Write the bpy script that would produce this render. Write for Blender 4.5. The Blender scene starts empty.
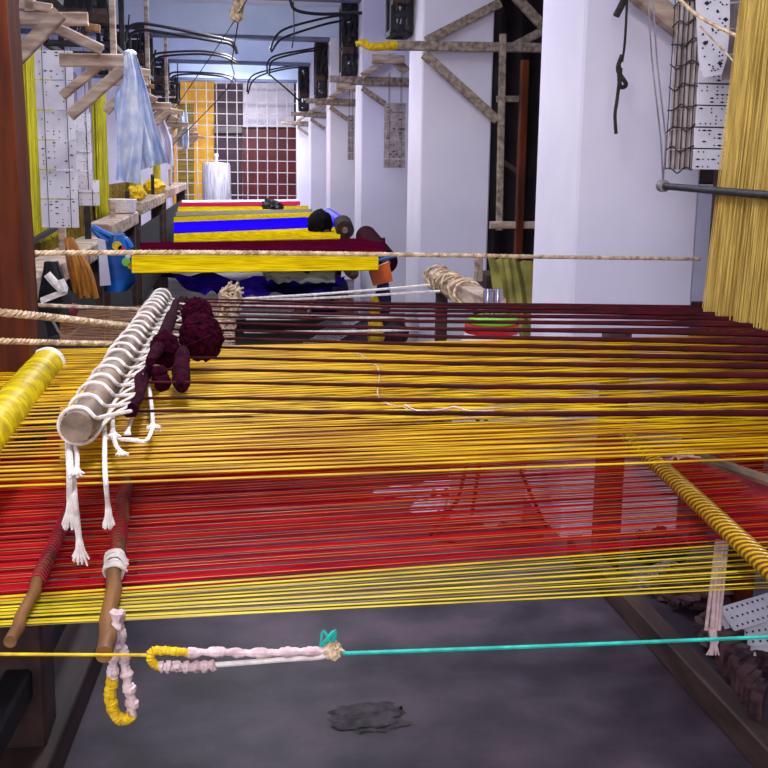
import bpy, bmesh, random
from math import *
from mathutils import Vector, Matrix, noise
random.seed(7)
S = bpy.context.scene
COL = S.collection
# ------------------------------------------------------------------ camera
FPX = 1100.0
PITCH = atan(214/1100); YAW = atan(156.8*cos(PITCH)/1100); ROLL = radians(.75)
CF = Vector((sin(YAW)*cos(PITCH), cos(YAW)*cos(PITCH), -sin(PITCH)))
R0 = Vector((cos(YAW), -sin(YAW), 0)); U0 = R0.cross(CF)
CU = U0*cos(ROLL) - R0*sin(ROLL); CR = R0*cos(ROLL) + U0*sin(ROLL)
CP = Vector((0, 0, 1.6))
cd = bpy.data.cameras.new('camera'); cam = bpy.data.objects.new('camera', cd); COL.objects.link(cam)
cd.sensor_width = 36; cd.lens = FPX/768*36; cd.clip_start = .05; cd.clip_end = 200
M3 = Matrix((CR, CU, -CF)).transposed()
cam.matrix_world = Matrix.Translation(CP) @ M3.to_4x4()
S.camera = cam
# ------------------------------------------------------------------ world, light, exposure
w = bpy.data.worlds.new('world'); S.world = w; w.use_nodes = True
w.node_tree.nodes['Background'].inputs[0].default_value = (.82, .84, 1, 1)
w.node_tree.nodes['Background'].inputs[1].default_value = .28
def area(loc, rot, sx, sy, power, col=(.97, .96, 1)):
    l = bpy.data.lights.new('fill_light', 'AREA'); l.shape = 'RECTANGLE'; l.size = sx; l.size_y = sy
    l.energy = power; l.color = col
    o = bpy.data.objects.new('fill_light', l); COL.objects.link(o); o.location = loc; o.rotation_euler = rot
    return o
for y_, p_ in ((2.2, 44), (5.9, 42), (9.8, 52), (13.8, 60), (17.8, 70), (22.2, 120)):      # unseen ceiling lights added for the hall; upward halves brighten the ceiling
    area((.1, y_, 3.12), (0, 0, 0), .25, 1.6, p_)
    area((.1, y_, 3.16), (pi, 0, 0), .25, 1.6, p_*.62, (.9, .95, 1))
area((-.7, -1.6, 2.5), (radians(78), 0, radians(-14)), 2.6, 1.6, 105, (1, .97, 1))   # added light for daylight from behind the camera
area((.1, 23.6, 3.1), (radians(48), 0, 0), 1.6,   .25, 48)      # unseen light added to brighten the end wall
area((-2.3, 7, 2.9), (radians(10), radians(-20), 0), 1.2, .3, 25)  # area light over the left looms, no fixture built
S.view_settings.view_transform = 'Standard'; S.view_settings.look = 'None'
S.view_settings.exposure = 0.12; S.view_settings.gamma = 1; S.view_settings.use_curve_mapping = False

def at(px, py, X=None, Y=None, Z=None):
    d = CF + CR*((px-384)/FPX) + CU*((384-py)/FPX)
    if X is not None: t = (X-CP.x)/d.x
    elif Y is not None: t = (Y-CP.y)/d.y
    else: t = (Z-CP.z)/d.z
    return CP + d*t
V = Vector
# ------------------------------------------------------------------ materials
def srgb(c):
    return tuple(((v/255)/12.92 if v/255 <= .04045 else ((v/255+.055)/1.055)**2.4) for v in c) + (1,)
def mat(name, c1, c2=None, scale=8, rough=.6, metal=0, bump=.0, stretch=(1, 1, 1), detail=4, sheen=0, spec=.5, c3=None, wave=None, alpha=1, trans=0):
    m = bpy.data.materials.new(name); m.use_nodes = True
    nt = m.node_tree; b = nt.nodes['Principled BSDF']
    b.inputs['Roughness'].default_value = rough; b.inputs['Metallic'].default_value = metal
    b.inputs['Specular IOR Level'].default_value = spec
    if sheen: b.inputs['Sheen Weight'].default_value = sheen
    if alpha < 1: b.inputs['Alpha'].default_value = alpha
    if trans: b.inputs['Transmission Weight'].default_value = trans
    c2 = c2 or tuple(v*.8 for v in c1)
    tc = nt.nodes.new('ShaderNodeTexCoord'); mp = nt.nodes.new('ShaderNodeMapping')
    mp.inputs['Scale'].default_value = stretch
    nt.links.new(tc.outputs['Object'], mp.inputs[0])
    n = nt.nodes.new('ShaderNodeTexNoise'); n.inputs['Scale'].default_value = scale; n.inputs['Detail'].default_value = detail
    nt.links.new(mp.outputs[0], n.inputs['Vector'])
    r = nt.nodes.new('ShaderNodeValToRGB'); e = r.color_ramp.elements
    e[0].position = .35; e[1].position = .65; e[0].color = srgb(c2); e[1].color = srgb(c1)
    if c3: k = e.new(.5); k.color = srgb(c3)
    src = n.outputs['Fac']
    if wave:
        wv = nt.nodes.new('ShaderNodeTexWave'); wv.inputs['Scale'].default_value = wave; wv.bands_direction = 'DIAGONAL'
        nt.links.new(tc.outputs['Object'], wv.inputs['Vector']); src = wv.outputs['Fac']
    nt.links.new(src, r.inputs[0]); nt.links.new(r.outputs[0], b.inputs['Base Color'])
    if bump:
        bp = nt.nodes.new('ShaderNodeBump'); bp.inputs['Strength'].default_value = bump; bp.inputs['Distance'].default_value = .01
        nt.links.new(src, bp.inputs['Height']); nt.links.new(bp.outputs[0], b.inputs['Normal'])
    return m
M = {}
M['wall'] = mat('painted_wall', (240, 232, 246), (222, 216, 236), 1.2, .7, bump=.1, detail=6, spec=.2)
M['ceil'] = mat('ceiling_paint', (216, 228, 250), (200, 216, 244), .8, .8, spec=.1)
M['beam'] = mat('ceiling_beam_paint', (206, 216, 240), (190, 202, 232), 2, .8, spec=.1)
M['beam_strip'] = mat('blue_grey_beam_strip', (120, 130, 160), (92, 102, 134), 2, .8, spec=.1)
M['floor'] = mat('concrete_floor', (104, 86, 98), (56, 44, 56), 3.6, .5, bump=.35, detail=14, c3=(78, 68, 80), spec=.3)
M['wood'] = mat('weathered_wood', (208, 184, 164), (140, 114, 98), 6, .8, bump=.3, stretch=(1, 1, 4), detail=8)
M['woody'] = mat('grey_beam_wood', (176, 156, 140), (112, 94, 84), 7, .8, bump=.3, stretch=(4, 1, 4), detail=8)
M['redwood'] = mat('varnished_red_wood', (102, 44, 18), (48, 17, 8), 5, .7, spec=.15, bump=.1, stretch=(3, 3, .4), detail=8)
M['brownwood'] = mat('dusty_brown_wood', (92, 68, 62), (52, 32, 30), 5, .7, bump=.2, stretch=(3, .5, 3), detail=8)
M['darkwood'] = mat('dark_wood', (78, 52, 46), (44, 28, 28), 5, .6, bump=.2, stretch=(3, .5, 3), detail=8)
M['rod'] = mat('grey_rod_wood', (146, 122, 102), (88, 70, 58), 9, .6, bump=.3, stretch=(3, .4, 3), detail=8)
M['bamboo'] = mat('brown_bamboo', (150, 104, 54), (92, 54, 34), 12, .5, bump=.2, stretch=(2, .5, 2))
M['gold'] = mat('gold_silk', (216, 172, 2), (156, 108, 0), 14, .45, stretch=(.3, 3, 3), spec=.2)
M['goldroll'] = mat('wound_gold_yarn', (222, 170, 6), (112, 72, 6), 8, .3, bump=.6, wave=30, spec=.8)  # gold and brown bands of wound yarn, bead highlights put into the colour
M['yellow'] = mat('yellow_silk', (226, 200, 2), (172, 142, 0), 14, .45, stretch=(.3, 3, 3), spec=.2)
M['bronze'] = mat('bronze_silk', (150, 92, 12), (96, 44, 10), 10, .5, stretch=(.3, 3, 3), spec=.3)
M['olive'] = mat('olive_gold_silk', (168, 140, 26), (112, 88, 20), 10, .4, stretch=(.3, 3, 3))
M['red'] = mat('red_silk', (200, 10, 20), (146, 2, 28), 10, .6, stretch=(.3, 4, 3), spec=.08)
M['orange'] = mat('orange_red_silk', (214, 120, 14), (176, 60, 18), 8, .4, stretch=(.3, 4, 3), spec=.5)
M['crimson'] = mat('crimson_cloth', (176, 12, 44), (120, 6, 30), 12, .7, bump=.2)
M['maroon'] = mat('maroon_yarn', (72, 6, 20), (40, 2, 12), 20, .6, stretch=(.4, 3, 3), spec=.12)
M['plum'] = mat('plum_fuzzy_yarn', (56, 5, 28), (26, 2, 14), 60, .9, bump=.8, spec=.05)
M['plumsilk'] = mat('plum_silk', (92, 10, 40), (60, 4, 28), 14, .6, stretch=(.3, 3, 3))
M['blue'] = mat('blue_silk', (40, 10, 236), (26, 4, 190), 14, .6, stretch=(.3, 3, 3))
M['violet'] = mat('dark_violet_silk', (58, 30, 140), (38, 26, 84), 2, .45)
M['greysilk'] = mat('grey_silk', (130, 124, 122), (96, 92, 90), 4, .5)
M['pink'] = mat('rose_silk', (190, 60, 90), (150, 30, 60), 10, .5)
M['cotton'] = mat('white_cotton_cord', (246, 238, 232), (214, 200, 194), 60, .85, bump=.3)
M['pinkcot'] = mat('pinkish_cotton_wrap', (238, 214, 212), (196, 160, 164), 40, .85, bump=.5)
M['jute'] = mat('jute_rope', (232, 206, 172), (160, 130, 100), 40, .85, bump=.6, stretch=(1, 1, 1))
M['twine'] = mat('dark_twine', (62, 48, 44), (32, 24, 24), 40, .9, bump=.5)
M['teal'] = mat('teal_cord', (40, 200, 176), (24, 160, 146), 40, .6)
M['yellowyarn'] = mat('yellow_yarn', (244, 204, 10), (200, 156, 4), 50, .75, bump=.5)
M['black'] = mat('blackened_iron', (38, 36, 44), (20, 18, 24), 12, .5, metal=.4)
M['iron'] = mat('dark_machine_iron', (48, 42, 50), (20, 16, 22), 16, .6, metal=.2, bump=.4)
M['card'] = mat('punched_card', (232, 228, 236), (206, 200, 212), 5, .75)
M['cardedge'] = mat('card_edge', (176, 160, 158), (134, 118, 118), 12, .8)
M['hole'] = mat('card_hole', (34, 28, 34), (26, 22, 28))
M['harn'] = mat('harness_cord', (226, 196, 104), (176, 142, 66), 9, .6, stretch=(3, 3, .6))
M['harny'] = mat('yellow_harness_cord', (222, 214, 14), (170, 160, 6), 9, .6, stretch=(3, 3, .6))
M['shirt'] = mat('pale_blue_cloth', (236, 240, 252), (176, 194, 232), 14, .85, bump=.2)
M['bluebag'] = mat('blue_plastic_bag', (20, 108, 200), (12, 62, 140), 9, .35, bump=.4)
M['hank'] = mat('copper_brown_hank', (196, 128, 44), (120, 66, 20), 12, .5, stretch=(4, 4, .5), bump=.3)
M['paper'] = mat('paper', (228, 224, 240), (206, 200, 222), 6, .8)
M['sack'] = mat('grey_white_sacking', (196, 192, 204), (150, 146, 160), 8, .9, bump=.4, stretch=(4, 4, .4), spec=.1)
M['ink'] = mat('grid_ink', (104, 100, 116), (84, 80, 96))
M['blackcloth'] = mat('black_cloth', (32, 28, 36), (16, 14, 20), 8, .9, bump=.3)
M['white'] = mat('white_plastic', (226, 222, 234), (206, 200, 216), 4, .4)
M['redpl'] = mat('red_plastic', (206, 24, 34), (170, 14, 24), 4, .4)
M['green'] = mat('green_plastic', (150, 226, 70), (110, 190, 50), 4, .4)
M['steel'] = mat('steel', (190, 186, 204), (140, 136, 160), 6, .25, metal=.8)
M['yellowpaint'] = mat('yellow_painted_door', (255, 196, 20), (240, 166, 6), 3, .5)
M['maroonpaint'] = mat('maroon_painted_door', (112, 16, 22), (84, 8, 18), 3, .45)
M['purplepaint'] = mat('purple_dark_paint', (70, 28, 52), (48, 18, 40), 3, .5)
M['grille'] = mat('white_grille', (216, 204, 208), (184, 172, 182), 4, .5)
M['skin'] = mat('skin', (128, 82, 62), (104, 64, 48), 6, .55)
M['hair'] = mat('hair', (22, 14, 18), (10, 6, 8), 40, .85, bump=.2, spec=.1)
M['navy'] = mat('navy_cloth', (36, 44, 110), (20, 26, 70), 8, .85)
M['olivecloth'] = mat('olive_cloth', (150, 140, 62), (104, 96, 36), 5, .8, bump=.2)
M['brownbackdrop'] = mat('dark_brown_backdrop', (48, 34, 36), (26, 18, 22), 4, .9, bump=.2)
M['orangebag'] = mat('orange_plastic', (238, 112, 30), (204, 80, 16), 6, .4)
M['darkclutter'] = mat('dusty_dark_cloth', (104, 76, 80), (50, 34, 42), 16, .9, bump=.5, spec=.1)
M['clear'] = mat('crumpled_pale_plastic', (150, 138, 160), (96, 84, 108), 20, .3, bump=.8)
M['patch'] = mat('worn_brown_patch', (90, 78, 84), (40, 34, 38), 24, .7, bump=.9, detail=8)

for n_, c1_, c2_ in (('fargold', (206, 176, 14), (150, 122, 4)), ('farviolet', (48, 22, 150), (24, 14, 80)), ('farplum', (86, 8, 36), (54, 4, 24)), ('farblue', (34, 8, 232), (24, 4, 190)), ('farrose', (184, 40, 76), (140, 20, 56)), ('fargrey', (130, 124, 112), (100, 96, 84))):
    M[n_] = mat(n_+'_silk', c1_, c2_, 14, .9, stretch=(.3, 3, 3), spec=0)
# ------------------------------------------------------------------ mesh builder
class MB:
    def __init__(s): s.v = []; s.f = []; s.m = []; s.mi = 0
    def add(s, vs, fs):
        o = len(s.v); s.v += [V(v) for v in vs]; s.f += [tuple(i+o for i in f) for f in fs]; s.m += [s.mi]*len(fs)
    def box(s, c, d, rot=None):
        c = V(c); h = V(d)/2
        vs = [V((x*h.x, y*h.y, z*h.z)) for x in (-1, 1) for y in (-1, 1) for z in (-1, 1)]
        if rot: vs = [rot @ v for v in vs]
        s.add([c+v for v in vs], [(0, 1, 3, 2), (4, 6, 7, 5), (0, 4, 5, 1), (2, 3, 7, 6), (0, 2, 6, 4), (1, 5, 7, 3)])
    def hexa(s, a, b, c, d, t):     # slab: quad abcd extruded by vector t
        a, b, c, d, t = V(a), V(b), V(c), V(d), V(t)
        s.add([a, b, c, d, a+t, b+t, c+t, d+t], [(0, 3, 2, 1), (4, 5, 6, 7), (0, 1, 5, 4), (1, 2, 6, 5), (2, 3, 7, 6), (3, 0, 4, 7)])
    def beam(s, a, b, wd, h, up=(0, 0, 1), ch=.12):
        a, b = V(a), V(b); t = (b-a).normalized(); u = V(up)
        if abs(t.dot(u)) > .97: u = V((0, 1, 0))
        sd = t.cross(u).normalized(); u = sd.cross(t).normalized()
        c = min(wd, h)*ch; x, y = wd/2, h/2
        pr = [(-x+c, -y), (x-c, -y), (x, -y+c), (x, y-c), (x-c, y), (-x+c, y), (-x, y-c), (-x, -y+c)]
        vs = [p + sd*q[0] + u*q[1] for p in (a, b) for q in pr]
        s.add(vs, [(i, (i+1) % 8, (i+1) % 8+8, i+8) for i in range(8)] + [tuple(range(7, -1, -1)), tuple(range(8, 16))])
    def tube(s, pts, r, n=8, cap=True, tw=0):
        pts = [V(p) for p in pts]; k = len(pts)
        rs = r if isinstance(r, (list, tuple)) else [r]*k
        t0 = (pts[1]-pts[0]).normalized()
        u = t0.orthogonal().normalized(); vs = []
        for i, p in enumerate(pts):
            t = (pts[min(i+1, k-1)]-pts[max(i-1, 0)])
            t = t.normalized() if t.length > 1e-9 else t0
            u = (u - t*u.dot(t)); u = u.normalized() if u.length > 1e-6 else t.orthogonal().normalized()
            w_ = t.cross(u)
            for j in range(n):
                a = 2*pi*j/n + tw*i; vs.append(p + (u*cos(a)+w_*sin(a))*rs[i])
        fs = [(i*n+j, i*n+(j+1) % n, (i+1)*n+(j+1) % n, (i+1)*n+j) for i in range(k-1) for j in range(n)]
        if cap: fs += [tuple(range(n-1, -1, -1)), tuple((k-1)*n+j for j in range(n))]
        s.add(vs, fs)
    def rope(s, pts, r, turns=40, strands=3):   # twisted rope
        pts = [V(p) for p in pts]
        n = max(len(pts), int(turns*6))
        fine = resample(pts, n)
        for k in range(strands):
            q = []
            for i, p in enumerate(fine):
                t = (fine[min(i+1, n-1)]-fine[max(i-1, 0)]).normalized()
                u = V((0, 0, 1)) if abs(t.z) < .9 else V((0, 1, 0))
                sd = t.cross(u).normalized(); u = sd.cross(t)
                a = 2*pi*(turns*i/n + k/strands)
                q.append(p + (sd*cos(a)+u*sin(a))*r*.5)
            s.tube(q, r*.58, 5)
    def lathe(s, c, prof, n=24, ax=(0, 0, 1)):
        c = V(c); ax = V(ax).normalized(); u = ax.orthogonal().normalized(); w_ = ax.cross(u); vs = []
        for (r, h) in prof:
            for j in range(n):
                a = 2*pi*j/n; vs.append(c+ax*h+(u*cos(a)+w_*sin(a))*max(r, 1e-4))
        k = len(prof)
        s.add(vs, [(i*n+j, i*n+(j+1) % n, (i+1)*n+(j+1) % n, (i+1)*n+j) for i in range(k-1) for j in range(n)] + [tuple(range(n-1, -1, -1)), tuple((k-1)*n+j for j in range(n))])
    def blob(s, c, rad, amp=.2, fr=3, seed=0, n=18, squash=None):
        c = V(c); vs = []; fs = []
        for i in range(1, n):
            th = pi*i/n
            for j in range(2*n):
                ph = pi*j/n; d = V((sin(th)*cos(ph), sin(th)*sin(ph), cos(th)))
                k = 1+amp*noise.fractal(d*fr+V((seed*7.3, seed, 0)), 1, 2, 3)
                vs.append(c+V((d.x*rad[0], d.y*rad[1], d.z*rad[2]))*k)
        N = 2*n
        fs = [(i*N+j, (i+1)*N+j, (i+1)*N+(j+1) % N, i*N+(j+1) % N) for i in range(n-2) for j in range(N)]
        fs += [tuple(range(N)), tuple((n-2)*N+j for j in range(N-1, -1, -1))]
        s.add(vs, fs)
    def build(s, name, mats, parent=None, smooth=True, kind=None, flat=False):
        me = bpy.data.meshes.new(name)
        o = bpy.data.objects.new(name, me); COL.objects.link(o)
        off = V((0, 0, 0)); q = parent
        while q: off = off + q.location; q = q.parent
        if parent is None:
            c = sum(s.v, V())/len(s.v); zmin = min(v.z for v in s.v); off = V((c.x, c.y, zmin)); o.location = off
        else: o.parent = parent
        me.from_pydata([v-off for v in s.v], [], s.f)
        for m_ in (mats if isinstance(mats, (list, tuple)) else [mats]): me.materials.append(M[m_])
        for p_, i in zip(me.polygons, s.m): p_.material_index = i; p_.use_smooth = smooth
        if smooth: me.set_sharp_from_angle(angle=radians(38))
        if kind: o['kind'] = kind
        return o
def resample(pts, n):
    L = [0]
    for a, b in zip(pts, pts[1:]): L.append(L[-1]+(b-a).length)
    out = []; j = 0
    for i in range(n):
        d = L[-1]*i/(n-1)
        while j < len(L)-2 and L[j+1] < d: j += 1
        s_ = (d-L[j])/max(L[j+1]-L[j], 1e-9); out.append(pts[j].lerp(pts[j+1], min(s_, 1)))
    return out
def curve(pts, n=8):    # catmull-rom
    P = [V(p) for p in pts]; P = [P[0]*2-P[1]]+P+[P[-1]*2-P[-2]]; out = []
    for i in range(1, len(P)-2):
        for k in range(n):
            t = k/n; a, b, c, d = P[i-1:i+3]
            out.append(.5*((2*b)+(c-a)*t+(2*a-5*b+4*c-d)*t*t+(3*b-a-3*c+d)*t**3))
    return out+[P[-2]]
def thing(name, label, cat, loc=(0, 0, 0), group=None):
    o = bpy.data.objects.new(name, None); COL.objects.link(o); o.location = loc; o.empty_display_size = .1
    o['label'] = label; o['category'] = cat
    if group: o['group'] = group
    return o
def tag(o, label, cat, group=None, kind=None):
    o['label'] = label; o['category'] = cat
    if group: o['group'] = group
    if kind: o['kind'] = kind
    return o
def kids(o): return [c for c in COL.objects if c.parent == o]
def dup(o, off, label):
    def cp(q, par):
        c = q.copy(); COL.objects.link(c)
        if par: c.parent = par
        for ch in kids(q): cp(ch, c)
        return c
    c = cp(o, None); c.location = o.location+V(off); c['label'] = label
    return c
def struct(name, mb, m, smooth=False):
    o = mb.build(name, m, None, smooth); o['kind'] = 'structure'; return o
BAY = 3.9
NTH = ['nearest', 'second', 'third', 'fourth', 'fifth', 'sixth']

# ------------------------------------------------------------------ room
b = MB(); b.box((1, 11.5, -.05), (9, 30, .1)); struct('floor', b, 'floor')
b = MB(); b.box((1, 11.5, 3.9), (9, 30, .1)); struct('ceiling', b, 'ceil')
b = MB(); b.box((-3.05, 11.5, 1.95), (.1, 30, 3.9)); struct('wall_left', b, 'wall')
b = MB(); b.box((5.05, 11.5, 1.95), (.1, 30, 3.9)); struct('wall_right', b, 'wall')
b = MB(); b.box((1, 26.4, 1.95), (8.2, .1, 3.9)); struct('wall_back', b, 'wall')
for k in range(6):
    y = 4.83+BAY*k
    b = MB(); b.box((1, y, 3.67), (7.99, .56, .45)); struct('trim_%d' % (k+1), b, 'beam')
    b = MB(); b.box((1, y-.12, 3.42), (7.98, .22, .045)); struct('trim_%d' % (k+7), b, 'beam_strip')  # darker blue-grey strip under each ceiling beam
for k in range(6):
    b = MB(); y = 4.53+BAY*k
    b.beam((1.44+.27, y+.32, 0), (1.44+.27, y+.32, 3.44), .64 if 0 else .54, .64, up=(0, 1, 0), ch=.02)
    o = b.build('pillar', 'wall', None, True)
    tag(o, ['white square pillar nearest the viewer, behind the maroon threads', 'second white pillar, with a grey timber bracket across its face',
            'third white pillar, with a grey card chain hanging at its side', 'fourth white pillar down the hall',
            'fifth white pillar down the hall', 'last and farthest white pillar beside the metal grille'][k], 'pillar', 'white pillars along the hall')

# doors and grille at the far end
def quadpx(b, x0, y0, x1, y1, Y, t):
    b.hexa(at(x0, y1, Y=Y), at(x1, y1, Y=Y), at(x1, y0, Y=Y), at(x0, y0, Y=Y), (0, t, 0))
b = MB(); quadpx(b, 174, 82, 214, 204, 26.2, .12); b.mi = 1
quadpx(b, 178, 104, 194, 202, 26.17, .04)
struct('door_1', b, ['yellowpaint', 'olive'])
b = MB(); quadpx(b, 243, 84, 296, 204, 26.2, .12); struct('door_2', b, 'maroonpaint')
b = MB(); quadpx(b, 214.5, 84, 242.5, 204, 26.2, .12); struct('door_3', b, 'purplepaint')
b = MB(); quadpx(b, 243, 83, 294, 127, 26.02, .03); tag(b.build('notice_board', 'white', None, False), 'large plain white board fixed above the maroon door', 'board')
b = MB(); quadpx(b, 214, 127, 242, 133, 26.05, .1); tag(b.build('shelf', 'greysilk', None, False), 'pale shelf strip on the dark purple door', 'shelf')
g = thing('metal_grille', 'white metal grille closing the far end of the hall', 'grille', at(235, 205, Y=25.3))
b = MB()
a0, a1 = at(168, 206, Y=25.3), at(297, 80, Y=25.3)
nx, nz = 13, 11
for i in range(nx+1):
    x = a0.x+(a1.x-a0.x)*i/nx; b.tube([(x, 25.3, 0), (x, 25.3, a1.z)], .012, 6)
b.build('upright_bar', 'grille', g, kind='stuff')
b = MB()
for i in range(14):
    z = a1.z-(a1.z-a0.z)*i/nz
    if z > 0: b.tube([(a0.x, 25.33, z), (a1.x, 25.33, z)], .011, 6)
b.build('cross_bar', 'grille', g, kind='stuff')
# white sack
s0 = at(217, 203, Y=24.2)
t = thing('sack', 'white sack with a tied neck before the far grille', 'sack', (s0.x, s0.y, 0))
b = MB(); hw = .31; ztop = at(217, 163, Y=24.2).z
b.lathe((s0.x, s0.y, 0), [(hw*.95, 0), (hw*1.02, .1), (hw*1.0, ztop*.6), (hw*.97, ztop-.06), (hw*.9, ztop), (.05, ztop+.02)], 20); b.build('sack_body', 'sack', t)
b = MB(); b.lathe((s0.x, s0.y, ztop), [(.05, 0), (.03, .06), (.055, .16), (.03, .2)], 10); b.build('sack_neck', 'sack', t)

# ------------------------------------------------------------------ far looms: warps across the hall
def threads(b, L0, L1, R0_, R1, n, wd, th, jit=.15, sag=0, wr=None, nseg=1, tr=None):
    """n flat yarns running from edge L0-L1 (left) to edge R0-R1 (right)"""
    wr = wd if wr is None else wr; tr = th if tr is None else tr
    for i in range(n):
        s_ = (i+.5+random.uniform(-jit, jit))/n
        a = V(L0).lerp(V(L1), s_); c = V(R0_).lerp(V(R1), s_)
        k = random.uniform(.75, 1.2)
        P = [a.lerp(c, q/nseg) - V((0, 0, sag*4*(q/nseg)*(1-q/nseg))) for q in range(nseg+1)]
        vs = []
        for q, p in enumerate(P):
            ww = (wd+(wr-wd)*q/nseg)*k*.5
            tt = (th+(tr-th)*q/nseg)*k*.5
            vs += [p+V((0, -ww, 0)), p+V((0, 0, tt)), p+V((0, ww, 0)), p+V((0, 0, -tt))]
        fs = [(q*4+j, (q+1)*4+j, (q+1)*4+(j+1) % 4, q*4+(j+1) % 4) for q in range(nseg) for j in range(4)]
        fs += [(0, 1, 2, 3), (nseg*4+3, nseg*4+2, nseg*4+1, nseg*4)]
        b.add(vs, fs)
def band(parent, name, m, xl, xr, yl0, yl1, yr0, yr1, Z, n=None):
    a, b_, c, d = at(xl, yl0, Z=Z), at(xl, yl1, Z=Z), at(xr, yr0, Z=Z), at(xr, yr1, Z=Z)
    # keep the far ends on lines of constant X
    mb = MB(); n = n or 14; wY = abs(a.y-b_.y)/n
    threads(mb, a, b_, c, d, n, wY*.98, .012, .05)
    o = mb.build(name, m, parent, True); o['kind'] = 'stuff'
    return o
t = thing('loom_warp', 'gold and maroon warp stretched across the second loom', 'warp', at(240, 272, Z=1.08))
band(t, 'gold_border', 'fargold', 132, 378, 273, 256, 270, 254, 1.08, 22)
band(t, 'maroon_field', 'farplum', 140, 385, 254, 243, 253, 238, 1.08, 18)
t = thing('loom_warp', 'bright blue warp between gold borders on the third loom', 'warp', at(240, 243, Z=1.08))
band(t, 'gold_border', 'fargold', 174, 340, 243, 234, 240, 227, 1.08, 18)
band(t, 'blue_field', 'farblue', 174, 340, 233, 222.5, 227, 216, 1.08, 18)
band(t, 'gold_border', 'fargold', 174, 316, 222, 217.5, 217, 212.5, 1.08, 10)
t = thing('loom_warp', 'grey warp with narrow gold edges on the fourth loom', 'warp', at(240, 217, Z=1.08))
band(t, 'grey_field', 'fargrey', 176, 312, 216.5, 212, 213, 209, 1.08, 10)
band(t, 'gold_border', 'fargold', 178, 308, 211.5, 207, 209, 206, 1.08, 10)
t = thing('loom_warp', 'rose pink warp on the farthest loom before the grille', 'warp', at(240, 206, Z=1.08))
band(t, 'rose_field', 'farrose', 180, 300, 207, 203, 205, 201.5, 1.08, 10)
band(t, 'white_field', 'paper', 182, 298, 202.5, 200.5, 201, 199.5, 1.08, 6)
# shaded lower cloth of the second loom
t = thing('cloth_sheet', 'violet and grey cloth hanging low under the gold warp', 'cloth', at(260, 300, Z=.8))
def sheet(parent, name, m, corners, nx=24, ny=10, amp=.02, fr=3, th=.004, kind=None, seed=0):
    a, b_, c, d = [V(p) for p in corners]   # a->b bottom, d->c top
    mb = MB(); top = []; nrm = (b_-a).cross(d-a).normalized()
    for j in range(ny+1):
        for i in range(nx+1):
            u, v_ = i/nx, j/ny; p = a.lerp(b_, u).lerp(d.lerp(c, u), v_)
            top.append(p + nrm*amp*noise.noise(V((u*fr*3, v_*fr, seed*3.1))))
    n1 = len(top); vs = top + [p-nrm*th for p in top]; W = nx+1
    fs = [(j*W+i, j*W+i+1, (j+1)*W+i+1, (j+1)*W+i) for j in range(ny) for i in range(nx)]
    fs += [tuple(n1+q for q in reversed(f)) for f in fs]
    for i in range(nx):
        fs += [(i, n1+i, n1+i+1, i+1), (ny*W+i+1, n1+ny*W+i+1, n1+ny*W+i, ny*W+i)]
    for j in range(ny):
        fs += [(j*W, (j+1)*W, n1+(j+1)*W, n1+j*W), (j*W+nx+n1, (j+1)*W+nx+n1, (j+1)*W+nx, j*W+nx)]
    mb.add(vs, fs); return mb.build(name, m, parent, True, kind)
sheet(t, 'violet_cloth', 'farviolet', [at(205, 295, Z=.82), at(330, 296, Z=.82), at(345, 276, Z=.86), at(160, 276, Z=.86)], amp=.08, fr=2)
sheet(t, 'grey_cloth', 'fargrey', [at(268, 281, Z=.9), at(335, 283, Z=.9), at(335, 271, Z=.92), at(262, 272, Z=.92)], amp=.03)

# wooden side rails of the left looms
def rail(y0, y1, z, w_, h, label, X=-.93):
    t = thing('loom_side_frame', label, 'loom frame', (X, y0, 0))
    b = MB(); b.beam((X, y0, z-h/2), (X, y1, z-h/2), w_, h); b.build('rail', 'wood', t)
    for y in (y0+.08, y1-.12):
        b = MB(); b.beam((X, y, 0), (X, y, z-h), w_*.75, .1, up=(0, 1, 0)); b.build('post', 'darkwood', t)
    b = MB(); b.box((X+.02, (y0+y1)/2, .62), (.03, y1-y0-.5, .75)); b.build('dark_panel', 'blackcloth', t, False)  # added black panel standing in for the deep dark below the rail
    b = MB(); b.beam((X, y0+.1, .35), (X, y1-.1, .35), .06, .1); b.build('lower_rail', 'darkwood', t)
RZ = (1.13, 1.2, 1.27, 1.31)
rail(4.9, 7.75, RZ[0], .18, .12, 'pale wooden loom side frame behind the brown post, blue bag hanging from it')
rail(8.0, 10.45, RZ[1], .18, .12, 'pale wooden loom side frame just beyond the blue bag')
rail(10.8, 14.6, RZ[2], .2, .12, 'third pale wooden loom side frame on the left')
rail(15.0, 21.5, RZ[3], .22, .12, 'farthest pale wooden loom side frame on the left')

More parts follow.
